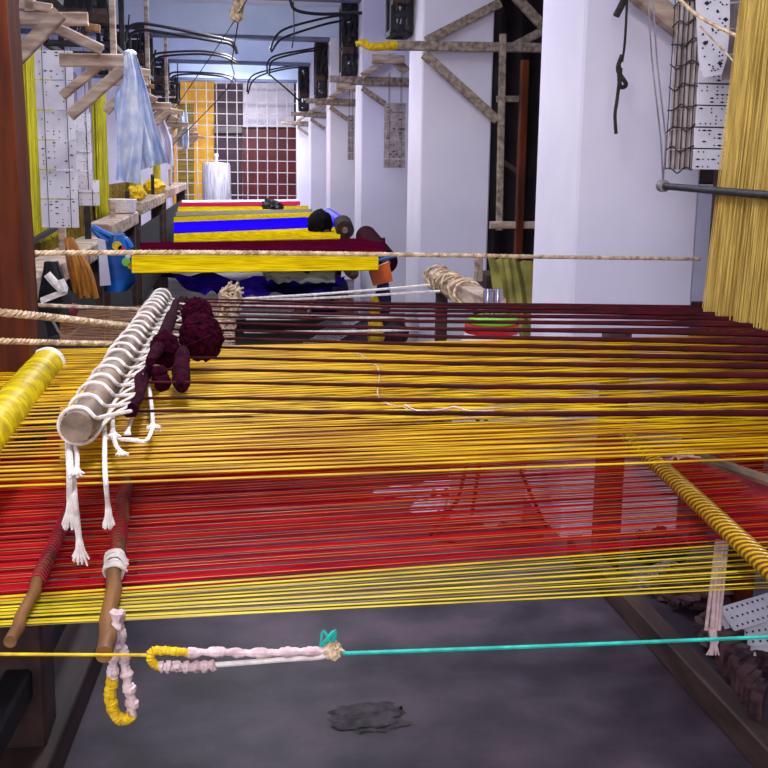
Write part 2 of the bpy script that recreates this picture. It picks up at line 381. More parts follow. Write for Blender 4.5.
# loom harness, cards, brackets and jacquard heads on the left
def vharness(xc, y0, y1, z0, z1, m, label, n=70, gather=1., layers=3, wd=.006, group=None, ytop=None, X2=None):
    b = MB(); ym = (y0+y1)/2 if ytop is None else ytop
    for L in range(layers):
        for i in range(n):
            y = y0+(y1-y0)*(i+random.random())/n+(random.gauss(0, .025) if layers == 4 else 0); x = xc+(L-layers/2)*.02+random.uniform(-.006, .006)
            yt = ym+(y-(y0+y1)/2)*gather; x2 = x if X2 is None else X2+(x-xc)*.6
            r = wd*random.uniform(.6, 1.2)
            b.tube([(x, y, z0-random.uniform(0, .05)), (x+random.uniform(-.004, .004), (y+yt)/2+random.uniform(-.006, .006), (z0+z1)/2), (x2, yt, z1)], r, 4, False)
    o = b.build('loom_harness', m, None, True); tag(o, label, 'harness cords', group, 'stuff'); return o
def cardpart(b, x0, x1, z0, z1, y, th=.006, dy=0, seed=0, cols=12, rows=4, skip=.55, face='y'):
    rnd = random.Random(seed)
    b.mi = 0
    if face == 'y': b.hexa((x0, y, z0), (x1, y, z0), (x1, y+dy, z1), (x0, y+dy, z1), (0, th, 0))
    else: b.hexa((y, x1, z0), (y, x0, z0), (y, x0, z1), (y, x1, z1), (-th, 0, 0))
    b.mi = 1
    for i in range(cols):
        for j in range(rows):
            if rnd.random() < skip: continue
            u = (i+.8)/(cols+.6); v_ = (j+.7)/(rows+.4); r = min((x1-x0)/cols, (z1-z0)/rows)*.27
            cx = x0+(x1-x0)*u; cz = z0+(z1-z0)*v_; cy = y+dy*v_-.0012
            w_ = r*(rnd.choice([1, 1, 1, 2.6])); h = r
            if face == 'y': b.add([(cx-w_, cy, cz), (cx, cy, cz-h), (cx+w_, cy, cz), (cx, cy, cz+h)], [(0, 1, 2, 3)])
            else: b.add([(y+.0012, cx-w_, cz), (y+.0012, cx, cz-h), (y+.0012, cx+w_, cz), (y+.0012, cx, cz+h)], [(0, 1, 2, 3)])
    b.mi = 0
def card_chain(px0, px1, py0, py1, Y, nc, label, layers=1, m=('card', 'hole'), gap=.05, seed=0, top=.2, cols=8, rows=5, group='punched card chains'):
    a, c = at(px0, py1, Y=Y), at(px1, py0, Y=Y)
    t = thing('card_chain', label, 'punched cards', ((a.x+c.x)/2, Y, a.z), group)
    h = (c.z-a.z)/nc
    for L in range(layers):
        for i in range(nc):
            b = MB(); z0 = a.z+h*i
            cardpart(b, a.x, c.x, z0+.003, z0+h-.003, Y+L*gap, seed=seed+i+L*31, dy=(.012 if i % 2 else -.0), cols=cols, rows=rows, skip=.72)
            b.build('card', m, t, False)
    b = MB()
    for u in (.2, .8):
        x = a.x+(c.x-a.x)*u
        for L in range(layers): b.tube([(x, Y+L*gap-.002, a.z), (x, Y+L*gap-.002, c.z+top)], .002, 4)
    b.build('lacing_cord', 'twine', t)
    return t
vharness(-1.2, 6.3, 14, .4, 1.42, 'olive', 'olive gold yarn hanging low behind the left loom frames', 260, 1, 2, .012)
p = at(22, 60, X=-1.12)
vharness(-1.12, 6.5, 7.4, 1.2, 2.28, 'harny', 'yellow harness cords hanging beside the brown post', 60, .9)
vharness(-1.12, 9.9, 10.5, 1.2, 2.28, 'harny', 'yellow harness cords hanging left of the pale blue cloth', 50, .9)
vharness(-1.12, 13.2, 14.2, 1.2, 2.3, 'harny', 'yellow harness cords beyond the pale blue cloth', 40, .9)
vharness(-1.12, 17.2, 18.2, 1.2, 2.3, 'harny', 'farthest yellow harness cords on the left', 30, .9)
card_chain(42, 72, 50, 228, 5.9, 6, 'long chain of white punched cards hanging in front of the yellow harness', seed=3, cols=6, rows=9)
card_chain(72, 90, 112, 190, 6.5, 4, 'short grey-white chain of punched cards under the wooden bracket', seed=40, cols=7, rows=12, top=.55)
card_chain(74, 97, 180, 206, 6.6, 2, 'folded white punched cards at the foot of the grey card chain', layers=3, seed=60, top=.6)
def px_beams(name, label, Y, rows, group, loc=None):
    rows_ = rows
    t = thing(name, label, 'timber bracket', loc or at(rows[0][0], rows[0][1], Y=Y), group)
    for r in rows_:
        x0, y0, x1, y1, hpx, m = r[:6]; dy = r[6] if len(r) > 6 else 0
        h = hpx*Y/FPX
        b = MB(); b.beam(at(x0, y0, Y=Y+dy), at(x1, y1, Y=Y+dy), h, max(h*.8, .05), up=(0, 1, 0)); b.build('beam', m, t)
    return t
lb = px_beams('loom_bracket', 'pale timber bracket frame at the top left beside the brown post', 5.5, [

    (8, 68, 60, 13, 13, 'wood', -.3), (10, 19, 88, 19, 12, 'wood', .1), (56, 28, 102, 50, 10, 'wood', -.05), (20, 4, 52, 9, 9, 'wood', .1),
    (60, 60, 128, 61, 12, 'wood', 0), (70, 116, 122, 70, 10, 'wood', -.12), (62, 96, 104, 62, 8, 'wood', .1), (100, 64, 150, 74, 8, 'wood', .15), (86, 27, 100, 29, 7, 'bamboo', .2)], 'timber brackets of the left looms')
h_ = at(30, 12, Y=5.6); b = MB(); b.beam(h_, V((h_.x, h_.y, 3.9)), .05, .05, up=(0, 1, 0)); b.build('hanger', 'wood', lb)
for k in (1, 2, 3):
    o = dup(lb, (0, BAY*k, .0), ['', 'pale timber bracket frame behind the hanging pale blue cloth', 'third timber bracket frame along the left side', 'farthest timber bracket frame along the left side'][k])
# jacquard heads
def jac_head(x0, x1, y0, y1, z0, z1, label, group, seed=0):
    rnd = random.Random(seed)
    t = thing('jacquard_head', label, 'loom machine', ((x0+x1)/2, (y0+y1)/2, z0), group)
    b = MB()
    for x in (x0, x1):
        for y in (y0, y1): b.beam((x, y, z0), (x, y, z1), .05, .05)
    for z in (z0, z1):
        b.beam((x0, y0, z), (x1, y0, z), .05, .05); b.beam((x0, y1, z), (x1, y1, z), .05, .05)
        b.beam((x0, y0, z), (x0, y1, z), .05, .05); b.beam((x1, y0, z), (x1, y1, z), .05, .05)
    for x in (x0, x1):
        b.tube([(x, (y0+y1)/2, z1), (x, (y0+y1)/2, 3.9)], .012, 6)
    b.build('machine_frame', 'iron', t)
    b = MB(); b.box(((x0+x1)/2, (y0+y1)/2, z0+(z1-z0)*.6), (abs(x1-x0)*.8, (y1-y0)*.8, (z1-z0)*.3)); b.build('needle_box', 'iron', t)
    b = MB(); b.lathe((x0-.02, y0-.06, z0+(z1-z0)*.35), [(.02, -.02), (.02, 0), (.07, 0), (.07, abs(x1-x0)), (.02, abs(x1-x0))], 6, (1, 0, 0)); b.build('card_cylinder', 'darkwood', t)
    b = MB()
    for i in range(26):
        x = rnd.uniform(min(x0, x1), max(x0, x1)); y = y0-rnd.uniform(0, .1); z = rnd.uniform(z0, z1)
        b.beam((x, y, z), (x+rnd.uniform(-.05, .05), y, z+rnd.uniform(.08, .25)), .015, .03)
        b.lathe((x, y-.02, z), [(.02, 0), (.035, .01), (.02, .03)], 8, (0, 1, 0))
    b.build('hook_row', 'iron', t, kind='stuff')
    return t
for k in range(5):
    jac_head(-1.5, -.96, 5.9+BAY*k, 6.8+BAY*k, 2.52 + (.08*k), 3.2, 'dark jacquard machine ' + ['above the timber bracket at the top left', 'above the pale blue cloth', 'third along the left side', 'fourth along the left side', 'farthest on the left, near the yellow door'][k], 'jacquard machines on the left', k)
for k in range(1, 5):
    jac_head(1.28, 1.41, 5.0+BAY*k, 5.25+BAY*k, 2.66, 3.4, 'dark narrow jacquard machine ' + ['', 'between the second and third white pillars', 'behind the third white pillar', 'behind the fourth white pillar', 'behind the fifth white pillar'][k], 'jacquard machines on the right', 20+k)
# bent iron lever arms under the ceiling
def lever(rows, Y, label, group):
    a = at(*rows[0][0], Y=Y)
    t = thing('lever_arm', label, 'iron lever', a, group)
    for j, r in enumerate(rows):
        b = MB(); b.tube(curve([at(x, y, Y=Y+.06*j) for x, y in r], 6), .013 if Y < 14 else .014, 8); b.build('bent_rod', 'black', t)
    return t
lv = lever([[(126, 42), (127, 31), (136, 24), (160, 26), (224, 39), (234, 45), (237, 54)], [(130, 50), (131, 35), (142, 30), (160, 32), (215, 41), (230, 44), (236, 50)]], 9.8, 'bent black iron lever arm on the left nearest the viewer', 'bent iron lever arms')
lever([[(150, 66), (152, 58), (160, 53), (200, 51), (226, 55), (236, 61)], [(153, 66), (156, 60), (164, 56), (200, 54), (224, 57), (236, 63)]], 13.7, 'second bent black iron lever arm on the left', 'bent iron lever arms')
lever([[(168, 82), (170, 74), (180, 72), (210, 73), (232, 76), (236, 82)], [(172, 82), (174, 76), (190, 74), (210, 75), (228, 78), (235, 84)]], 17.6, 'third bent black iron lever arm on the left', 'bent iron lever arms')
lever([[(356, 14), (330, 17), (290, 27), (276, 36), (270, 50)], [(352, 20), (330, 23), (296, 33), (280, 40), (271, 52)]], 12.7, 'bent black iron lever arm on the right nearest the viewer', 'bent iron lever arms')
lever([[(328, 46), (310, 49), (278, 55), (268, 62), (267, 74)], [(326, 50), (304, 52), (276, 59), (270, 66), (269, 76)]], 16.6, 'second bent black iron lever arm on the right', 'bent iron lever arms')
lever([[(306, 65), (285, 67), (258, 73), (249, 80), (247, 92)], [(304, 67), (285, 69), (262, 75), (252, 82), (248, 94)]], 20.5, 'third bent black iron lever arm on the right', 'bent iron lever arms')
lever([[(290, 0), (296, 10), (320, 14), (362, 13)]], 9.0, 'thin black iron rod slung under the ceiling by the right pillars', 'bent iron lever arms')
# ceiling cords
def cord(pts, r, m, label, name='cord', cat='cord', group=None, n=6):
    b = MB(); b.tube(curve(pts, 6), r, n); return tag(b.build(name, m, None, True), label, cat, group)
c = [at(247, 0, Y=8), at(238, 14, Y=8.2), at(222, 40, Y=9), at(160, 130, Y=10)]
cord(c, .0035, 'twine', 'thin dark cord slanting down from the ceiling past the left levers')
cord([at(240, 10, Y=8.3), at(232, 60, Y=9.5), at(226, 90, Y=11), at(150, 168, Y=12)], .0045, 'twine', 'grey cord slanting from the ceiling knot towards the left looms')
b = MB(); k0 = at(238, 8, Y=8.2)
for i in range(6): b.tube(curve([k0+V((random.uniform(-.05, .05), random.uniform(-.04, .04), random.uniform(-.12, .1))) for _ in range(5)], 4), .012, 6)
tag(b.build('cord_knot', 'jute', None), 'tangled pale knot hanging from the ceiling cords', 'knot')
cord([at(293, 0, Y=9.5), at(294, 30, Y=9.5), at(292, 48, Y=9.5)], .006, 'black', 'short dark cord hanging by the right levers')
cord([at(270, 75, Y=16), at(290, 92, Y=16), at(306, 108, Y=16)], .012, 'twine', 'thin dark cord sloping towards the far right pillars')

# brackets on the right pillars
rb = px_beams('loom_bracket', 'grey timber bracket across the second white pillar, its tip wrapped in yellow', 8.28, [
    (392, 45.5, 552, 48, 9, 'woody', 0), (424, 54, 497, 120, 8.5, 'woody', -.1), (426, 41, 500, 3, 9, 'woody', .08),
    (503, 34, 499, 230, 6, 'woody', -.18), (497, 99, 524, 99, 6, 'woody', 0), (512, 47, 552, 26, 8, 'woody', .1),
    (515, -4, 542, 25, 9, 'woody', 0), (500, 160, 522, 175, 5, 'darkwood', .2)], 'timber brackets of the right pillars')
b = MB(); b.tube(curve([at(356, 44, Y=8.1), at(364, 43, Y=8.1), at(372, 47, Y=8.1), at(396, 45, Y=8.15)], 4), [.02]*3+[.03]*8+[.034]*2, 10); b.build('wrapped_tip', 'yellowyarn', rb)
o2 = px_beams('loom_bracket', 'grey timber bracket on the third white pillar', 12.2, [
    (330, 79, 352, 80, 6, 'woody', 0), (350, 80.5, 410, 82, 8, 'woody', .1), (362, 88, 385, 104, 5, 'woody', 0), (362, 76, 392, 56, 6, 'wood', 0), (372, 59, 404, 60, 8, 'wood', -.5), (390, 56, 407, 72, 8, 'wood', -.4)], 'timber brackets of the right pillars')
for k in (1, 2, 3):
    dup(o2, (0, BAY*k, .0), ['', 'grey timber bracket on the fourth white pillar', 'grey timber bracket on the fifth white pillar', 'grey timber bracket on the last white pillar'][k])
card_chain(385, 406, 103, 168, 11.6, 7, 'grey block of punched cards hanging beside the third pillar', layers=3, top=.3, m=('cardedge', 'hole'), seed=90, cols=6, rows=3)
card_chain(348, 354, 115, 160, 15.8, 6, 'small grey strip of punched cards beside the fourth pillar', layers=2, top=.75, m=('cardedge', 'hole'), seed=95, cols=3, rows=3)
# dark recess between nearest and second pillars, kept dark by an added backdrop
q = at(488, 250, Y=9.8)
t = thing('backdrop', 'dark brown curtain added to darken the gap between the nearest two white pillars', 'backdrop', (2.6, 9.8, 0))
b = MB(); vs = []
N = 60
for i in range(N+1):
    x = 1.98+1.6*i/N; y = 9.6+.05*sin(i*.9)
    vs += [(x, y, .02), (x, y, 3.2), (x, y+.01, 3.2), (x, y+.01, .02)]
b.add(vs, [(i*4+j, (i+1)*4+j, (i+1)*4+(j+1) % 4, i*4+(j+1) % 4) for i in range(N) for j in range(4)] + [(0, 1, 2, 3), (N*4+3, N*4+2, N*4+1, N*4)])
b.build('backdrop_cloth', 'brownbackdrop', t)
b = MB(); b.tube([(1.97, 9.62, 3.21), (3.62, 9.62, 3.21)], .02); b.build('backdrop_pole', 'black', t)
b = MB(); b.beam(at(525, 60, Y=7.6)*1, V((at(525, 60, Y=7.6).x, 7.6, 0)), .05, .07, up=(0, 1, 0)); tag(b.build('frame_post', 'redwood', None), 'red-brown upright loom post in the gap between the pillars', 'post')
b = MB(); b.beam(at(490, 225, Y=7.62), at(545, 225, Y=7.62), .05, .05); tag(b.build('cross_rail', 'wood', None), 'short pale cross rail low in the gap between the pillars', 'rail')
t = thing('draped_bench', 'bench draped with olive cloth between the nearest two pillars', 'bench', (1.95, 7.1, 0))
a = at(488, 257, Y=7.3); c = at(540, 262, Y=7.3)
sheet(t, 'drape', 'olivecloth', [(a.x, 6.6, .25), (c.x, 6.6, .25), (c.x, 7.3, c.z), (a.x, 7.3, a.z)], amp=.05, th=.01)
b = MB(); b.box(((a.x+c.x)/2, 7.55, .45), (c.x-a.x-.02, .4, .9)); b.build('bench_body', 'darkwood', t, False)
# hidden side looms seen as dark timber on the right
t = thing('side_loom', 'dark timber loom frame right of the nearest pillar', 'loom', (2.6, 5.6, 0))
for (x, y) in ((2.12, 5.4), (2.12, 6.6), (3.2, 5.4), (3.2, 6.6)):
    b = MB(); b.beam((x, y, 0), (x, y, 2.6), .1, .1, up=(0, 1, 0)); b.build('post', 'darkwood', t)
for z in (.9, 1.6, 2.5):
    b = MB(); b.beam((2.1, 5.4, z), (3.22, 5.4, z), .08, .1); b.build('rail', 'darkwood', t)

# ------------------------------------------------------------------ weaver
def skin_body(name, joints, edges, radii, m, parent, sub=2):
    me = bpy.data.meshes.new(name); off = parent.location if parent else V()
    me.from_pydata([V(j)-off for j in joints], edges, [])
    o = bpy.data.objects.new(name, me); COL.objects.link(o); o.parent = parent
    sk = o.modifiers.new('skin', 'SKIN'); sk.use_smooth_shade = True
    for i, r in enumerate(radii): me.skin_vertices[0].data[i].radius = (r, r) if not isinstance(r, tuple) else r
    me.skin_vertices[0].data[0].use_root = True
    ss = o.modifiers.new('sub', 'SUBSURF'); ss.levels = sub; ss.render_levels = sub
    me.materials.append(M[m]); return o
H = at(320, 228, Y=9.35)
hx, hy, hz = H
t = thing('person', 'seated person with dark hair in maroon and navy bending over the second loom', 'person', (hx, hy, .35))
J = [(hx+.05, hy+.3, .45), (hx+.04, hy+.25, .62), (hx+.03, hy+.16, .8), (hx+.01, hy+.1, .92), (hx, hy+.05, .99), (hx, hy, hz), (hx, hy-.02, hz+.07),
     (hx-.18, hy+.06, .9), (hx-.27, hy-.08, .72), (hx-.2, hy-.3, .76), (hx-.18, hy-.37, .77),
     (hx+.2, hy+.08, .9), (hx+.29, hy-.06, .72), (hx+.22, hy-.3, .76), (hx+.2, hy-.37, .77),
     (hx-.1, hy+.2, .45), (hx-.16, hy-.2, .5), (hx-.16, hy-.3, .1), (hx-.16, hy-.4, .05),
     (hx+.16, hy+.2, .45), (hx+.2, hy-.2, .5), (hx+.2, hy-.3, .1), (hx+.2, hy-.4, .05)]
E_ = [(0, 1), (1, 2), (2, 3), (3, 4), (4, 5), (5, 6), (3, 7), (7, 8), (8, 9), (9, 10), (3, 11), (11, 12), (12, 13), (13, 14), (0, 15), (15, 16), (16, 17), (17, 18), (0, 19), (19, 20), (20, 21), (21, 22)]
RR = [.15, .13, .14, .11, .055, .085, .075, .065, .05, .035, .03, .065, .05, .035, .03, .09, .085, .055, .04, .09, .085, .055, .04]
skin_body('body', J, E_, RR, 'skin', t)
J2 = [J[0], J[1], J[2], J[3], J[7], J[8], J[11], J[12], J[15], J[16], J[19], J[20]]
J2 = [V(j) for j in J2]
skin_body('shirt', J2, [(0, 1), (1, 2), (2, 3), (3, 4), (4, 5), (3, 6), (6, 7)], [.17, .155, .165, .12, .09, .07, .09, .07, 0, 0, 0, 0][:8] + [.01]*4, 'plumsilk', t)
b = MB(); b.blob((hx, hy+.02, hz+.03), (.105, .12, .125), .12, 4, 3, 16); b.build('hair', 'hair', t)
b = MB(); b.blob((hx+.02, hy+.16, .93), (.2, .1, .1), .1, 2, 9, 14); b.build('shawl', 'plum', t)
b = MB(); b.blob((hx, hy+.12, hz-.03), (.05, .045, .045), .12, 4, 5, 10); b.build('hair_knot', 'hair', t)
b = MB(); b.blob((hx+.02, hy+.2, .56), (.24, .3, .2), .15, 2, 6, 16); b.build('wrap_skirt', 'navy', t)
b = MB(); b.box((hx+.03, hy+.28, .18), (.5, .4, .34)); tag(b.build('seat_box', 'darkwood', None, False), 'low dark wooden seat under the seated person', 'seat')

# rolls and bags beside the weaver
def roll(p0, p1, r, m, label, name='yarn_roll', endm=None, group=None, ridges=40):
    p0, p1 = V(p0), V(p1); d = p1-p0; L = d.length
    t = thing(name, label, 'yarn roller', p0, group)
    b = MB(); pf = [(r*.35, 0)]
    for i in range(ridges):
        pf += [(r*.97, L*(i+.1)/ridges), (r*1.0, L*(i+.5)/ridges), (r*.97, L*(i+.9)/ridges)]
    pf += [(r*.35, L)]
    b.lathe(p0, pf, 28, d); b.build('wound_yarn', m, t)
    b = MB(); b.lathe(p0-d.normalized()*.05, [(r*.3, 0), (r*.3, L+.1)], 14, d); b.build('core', endm or 'rod', t)
    return t
roll(at(340, 222, Y=10.0), at(328, 213, Y=12.0), .055, 'blue', 'bright blue yarn roller beyond the seated person')
roll(at(345, 230, Y=8.95), at(343, 224, Y=9.3), .075, 'twine', 'dark round roller end with a pale rim beside the seated person', endm='rod')
roll(at(386, 262, Y=7.6), at(366, 236, Y=8.9), .085, 'plum', 'maroon yarn roller right of the seated person')
roll(at(350, 262, Y=8.4), at(343, 242, Y=9.2), .07, 'plum', 'maroon yarn bundle close beside the seated person')
t = thing('carrier_bag', 'small orange bag hanging by a blue band near the third pillar', 'bag', at(380, 284, Y=6.8))
b = MB(); b.hexa(at(374, 286, Y=6.8), at(393, 281, Y=6.8), at(389, 262, Y=6.8), at(369, 270, Y=6.8), (0, .05, 0)); b.build('bag_body', 'orangebag', t)
b = MB(); b.tube(curve([at(370, 266, Y=6.8), at(380, 260, Y=6.8), at(396, 256, Y=6.8)], 4), .012); b.build('band', 'bluebag', t)
b = MB(); b.blob(at(383, 300, Y=6.85), (.05, .05, .13), .3, 3, 4, 12); tag(b.build('cloth_bundle', 'navy', None), 'dark blue bundle hanging below the orange bag', 'bundle')
b = MB(); b.blob(at(374, 309, Y=6.2), (.035, .03, .07), .4, 4, 2, 12); b.blob(at(376, 334, Y=6.2), (.05, .04, .075), .4, 4, 5, 12)
tag(b.build('yarn_hank', 'yellowyarn', None), 'yellow yarn hank hanging left of the dark pot', 'yarn hank')
pc = at(392, 345, Y=6.3)
b = MB(); b.lathe((pc.x, pc.y, pc.z), [(.05, 0), (.09, .03), (.1, .08), (.07, .13), (.06, .15), (.075, .165)], 20); tag(b.build('pot', 'iron', None), 'small dark round pot on the low black bench', 'pot')
# black bench with squared papers
a = at(232, 345, Y=5.8); c = at(415, 345, Y=5.8)
t = thing('low_bench', 'low black bench beyond the gold threads, papers lying on it', 'bench', ((a.x+c.x)/2, 6.3, 0))
zb = pc.z
b = MB(); b.box(((a.x+c.x)/2, 6.6, zb-.02), (c.x-a.x, 1.7, .04)); b.build('bench_top', 'blackcloth', t, False)
for x in (a.x+.08, c.x-.08):
    for y in (5.85, 7.35):
        b = MB(); b.beam((x, y, 0), (x, y, zb-.04), .06, .06, up=(0, 1, 0)); b.build('leg', 'darkwood', t)
def sqpaper(px, py, px2, py2, label, k=0):
    z = zb+.004+.03*k
    a_, c_ = at(px, py, Z=z), at(px2, py2, Z=z)
    b = MB(); sk = V((.08, 0, 0)); a0 = V((a_.x, a_.y, z)); b0 = V((c_.x, a_.y, z)); b1 = V((c_.x+.1, c_.y, z)); a1_ = V((a_.x+.1, c_.y, z))
    b.hexa(a0, b0, b1, a1_, (0, 0, .004)); b.mi = 1
    for i in range(1, 8):
        p = a0.lerp(b0, i/8); q = a1_.lerp(b1, i/8); b.hexa(p, p+V((.004, 0, 0)), q+V((.004, 0, 0)), q, (0, 0, .006))
    for i in range(1, 5):
        p = a0.lerp(a1_, i/5); q = b0.lerp(b1, i/5); b.hexa(p, q, q+V((0, .008, 0)), p+V((0, .008, 0)), (0, 0, .006))
    tag(b.build('squared_paper', ['paper', 'ink'], None, False), label, 'paper', 'squared papers on the black bench')
sqpaper(303, 343, 331, 336, 'squared paper sheet on the black bench, the one nearest the gold threads')
sqpaper(313, 333, 343, 328, 'squared paper sheet on the black bench, middle one')
sqpaper(316, 325, 350, 320, 'squared paper sheet on the black bench, farthest from the gold threads')
cord([at(330, 270, Y=8), at(318, 290, Y=7.4), at(308, 312, Y=6.8)], .008, 'cotton', 'white slanting stick leaning below the gold warp', 'stick', 'stick')

# ------------------------------------------------------------------ left midground hangings
# pale blue cloth
t = thing('hanging_shirt', 'pale blue cloth garment hanging from the timber bracket', 'garment', at(138, 183, Y=5.35))
def drape(parent, name, m, left, right, Y, folds, amp, ny=36, nx=44, th=.01, seed=0):
    mb = MB(); top = []
    Ls = resample([V((x, y, 0)) for x, y in left], ny+1); Rs = resample([V((x, y, 0)) for x, y in right], ny+1)
    for j in range(ny+1):
        v_ = j/ny
        for i in range(nx+1):
            u = i/nx; q = Ls[j].lerp(Rs[j], u)
            d = amp*(.35+v_)*sin(u*folds*2*pi+1.5*noise.noise(V((u*2, v_*2, seed))))+amp*.6*noise.noise(V((u*5, v_*4, seed+4)))
            top.append(at(q.x, q.y, Y=Y)+V((0, d, 0)))
    n1 = len(top); vs = top+[p+V((0, th, 0)) for p in top]; W = nx+1
    fs = [(j*W+i, (j+1)*W+i, (j+1)*W+i+1, j*W+i+1) for j in range(ny) for i in range(nx)]
    fs += [tuple(n1+q for q in reversed(f)) for f in fs]
    for i in range(nx): fs += [(i, i+1, n1+i+1, n1+i), (ny*W+i+1, ny*W+i, n1+ny*W+i, n1+ny*W+i+1)]
    for j in range(ny): fs += [(j*W, n1+j*W, n1+(j+1)*W, (j+1)*W), (j*W+nx, (j+1)*W+nx, n1+(j+1)*W+nx, n1+j*W+nx)]
    mb.add(vs, fs); return mb.build(name, m, parent, True)
drape(t, 'front_panel', 'shirt', [(124, 56), (123, 80), (117, 110), (116, 180)], [(133, 52), (141, 80), (144, 120), (139, 184)], 5.33, 1.4, .022)
drape(t, 'back_panel', 'shirt', [(128, 53), (134, 90), (136, 130), (140, 170)], [(136, 54), (146, 85), (156, 125), (168, 162)], 5.4, 1.7, .03, seed=3)
drape(t, 'sleeve', 'shirt', [(122, 82), (115, 92), (114, 110), (117, 124)], [(126, 80), (124, 92), (124, 110), (122, 126)], 5.38, 1, .02, seed=6)
b = MB(); b.blob(at(130, 54, Y=5.38), (.03, .035, .02), .2, 3, 1, 10); b.build('collar', 'shirt', t)
# second small cloth far
t = thing('hanging_cloth', 'small pale blue cloth hanging farther down the left side', 'cloth', at(184, 148, Y=13.4))
drape(t, 'cloth', 'shirt', [(180, 112), (179, 130), (179, 146)], [(187, 112), (189, 130), (189, 148)], 13.4, 2, .03)
t = thing('hanging_cloth', 'white cloth hanging behind the pale blue garment', 'cloth', at(160, 160, Y=9.6))
drape(t, 'cloth', 'paper', [(150, 120), (158, 140), (158, 160)], [(164, 118), (172, 140), (174, 166)], 9.6, 2, .03)
# white basket and yellow cloth on rails
c0 = at(122, 192, X=-.93)
t = thing('basket', 'cream ribbed basket on the left loom frame under the pale blue garment', 'basket', (c0.x, c0.y, RZ[1]))
b = MB(); b.lathe((c0.x, c0.y, RZ[1]), [(.09, 0), (.11, .01), (.125, .12), (.118, .125), (.1, .02)], 20); b.build('basket_body', 'cotton', t)
for (x, y, Yv, l, s_) in ((146, 186, 11.3, 'bright yellow cloth on the second left loom frame', 1), (176, 183, 14, 'far yellow cloth piece by the grille on the left', 1.2)):
    b = MB(); b.blob(V((-.93, Yv, RZ[2]+.07*s_)), (.1*s_, .1, .08*s_), .4, 2, x, 12); tag(b.build('yellow_cloth', 'yellowyarn', None), l, 'cloth')
# pegs and spindles on rails
for i, (x, y0, y1, Yv, m) in enumerate(((63, 206, 250, 5.0, 'wood'), (88, 200, 230, 5.9, 'iron'), (128, 192, 214, 6.8, 'iron'), (113, 203, 222, 6.2, 'wood'), (153, 176, 196, 9, 'iron'), (170, 170, 186, 10.5, 'wood'))):
    b = MB(); p0 = at(x, y1, X=-.93); p0.z = RZ[0] if p0.y < 7.8 else RZ[1] if p0.y < 10.6 else RZ[2]; p1 = at(x, y0, Y=p0.y); b.beam(p0, V((p0.x, p0.y, p1.z)), .04, .04, up=(0, 1, 0))
    b.lathe((p0.x, p0.y, p1.z), [(.018, -.02), (.024, 0), (.015, .02)], 10)
    tag(b.build('peg', m, None), ['pale upright peg on the nearest left loom frame', 'dark upright peg behind the blue bag', 'dark peg under the pale blue garment', 'pale carved peg left of the dark peg on the second frame', 'dark peg on the far left frame', 'farthest pale peg on the left'][i], 'peg')
# dark comber rod on left
b = MB(); b.tube([at(30, 243, X=-1.0), at(62, 224, X=-1.0)], .018); tag(b.build('comber_rod', 'black', None), 'dark rod across the foot of the yellow harness', 'rod')
# brown hanks
t = thing('yarn_hank', 'copper brown yarn hanks hanging from the left loom frame', 'yarn hank', at(84, 300, Y=5.7))
for i in range(9):
    b = MB(); b.tube(curve([at(66+i*.7, 238, Y=5.7), at(70+i*2.2+random.uniform(-1, 1), 262+i, Y=5.68+.03*(i % 2)), at(76+i*2.6+random.uniform(-2, 2), 292+(i % 3)*3, Y=5.7)], 5), [.010]*3+[.016]*8, 7); b.build('skein', 'hank', t)
# blue bag
t = thing('plastic_bag', 'bright blue plastic bag hanging on the left loom frame', 'bag', at(113, 292, Y=6.7))
prof = [(118, 234, 6), (117, 243, 12), (115, 255, 17), (117, 268, 19), (119, 280, 18), (117, 290, 12)]
b = MB(); rings = []; n = 24; vs = []
for (x, y, hw_) in prof:
    for j in range(n):
        a = 2*pi*j/n; k = 1+.14*noise.noise(V((cos(a)*2, sin(a)*2, y*.15)))
        p = at(x+hw_*cos(a)*k, y, Y=6.75); p.y += .12*sin(a)*k; vs.append(p)
b.add(vs, [(i*n+j, i*n+(j+1) % n, (i+1)*n+(j+1) % n, (i+1)*n+j) for i in range(len(prof)-1) for j in range(n)] + [tuple(range(n)), tuple((len(prof)-1)*n+j for j in range(n-1, -1, -1))])
b.build('bag_body', 'bluebag', t)
for pts in ([(92, 227), (104, 233), (118, 240)], [(92, 227), (100, 236), (112, 244)], [(118, 240), (126, 240), (131, 248)]):
    b = MB(); b.tube(curve([at(x, y, Y=6.7) for x, y in pts], 5), .02, 8); b.build('handle', 'bluebag', t)
def disc(px, py, r, Y, m, parent, name='printed_spot'):
    c_ = at(px, py, Y=Y); b = MB(); b.lathe(c_, [(r, 0), (r, .004)], 16, (0, 1, 0)); b.build(name, m, parent)
for (x, y, r, m) in ((117, 246, .02, 'yellowyarn'), (122, 249, .016, 'pink'), (126, 262, .018, 'green'), (131, 266, .014, 'yellowyarn'), (128, 256, .012, 'paper')): disc(x, y, r*1.4, 6.615, m, t)
b = MB(); b.hexa(at(100, 286, Y=6.55), at(111, 285, Y=6.55), at(105, 240, Y=6.55), at(98, 238, Y=6.55), (0, .004, 0)); tag(b.build('paper_slip', 'paper', None, False), 'white paper slip hanging between the blue bag and brown hanks', 'paper')
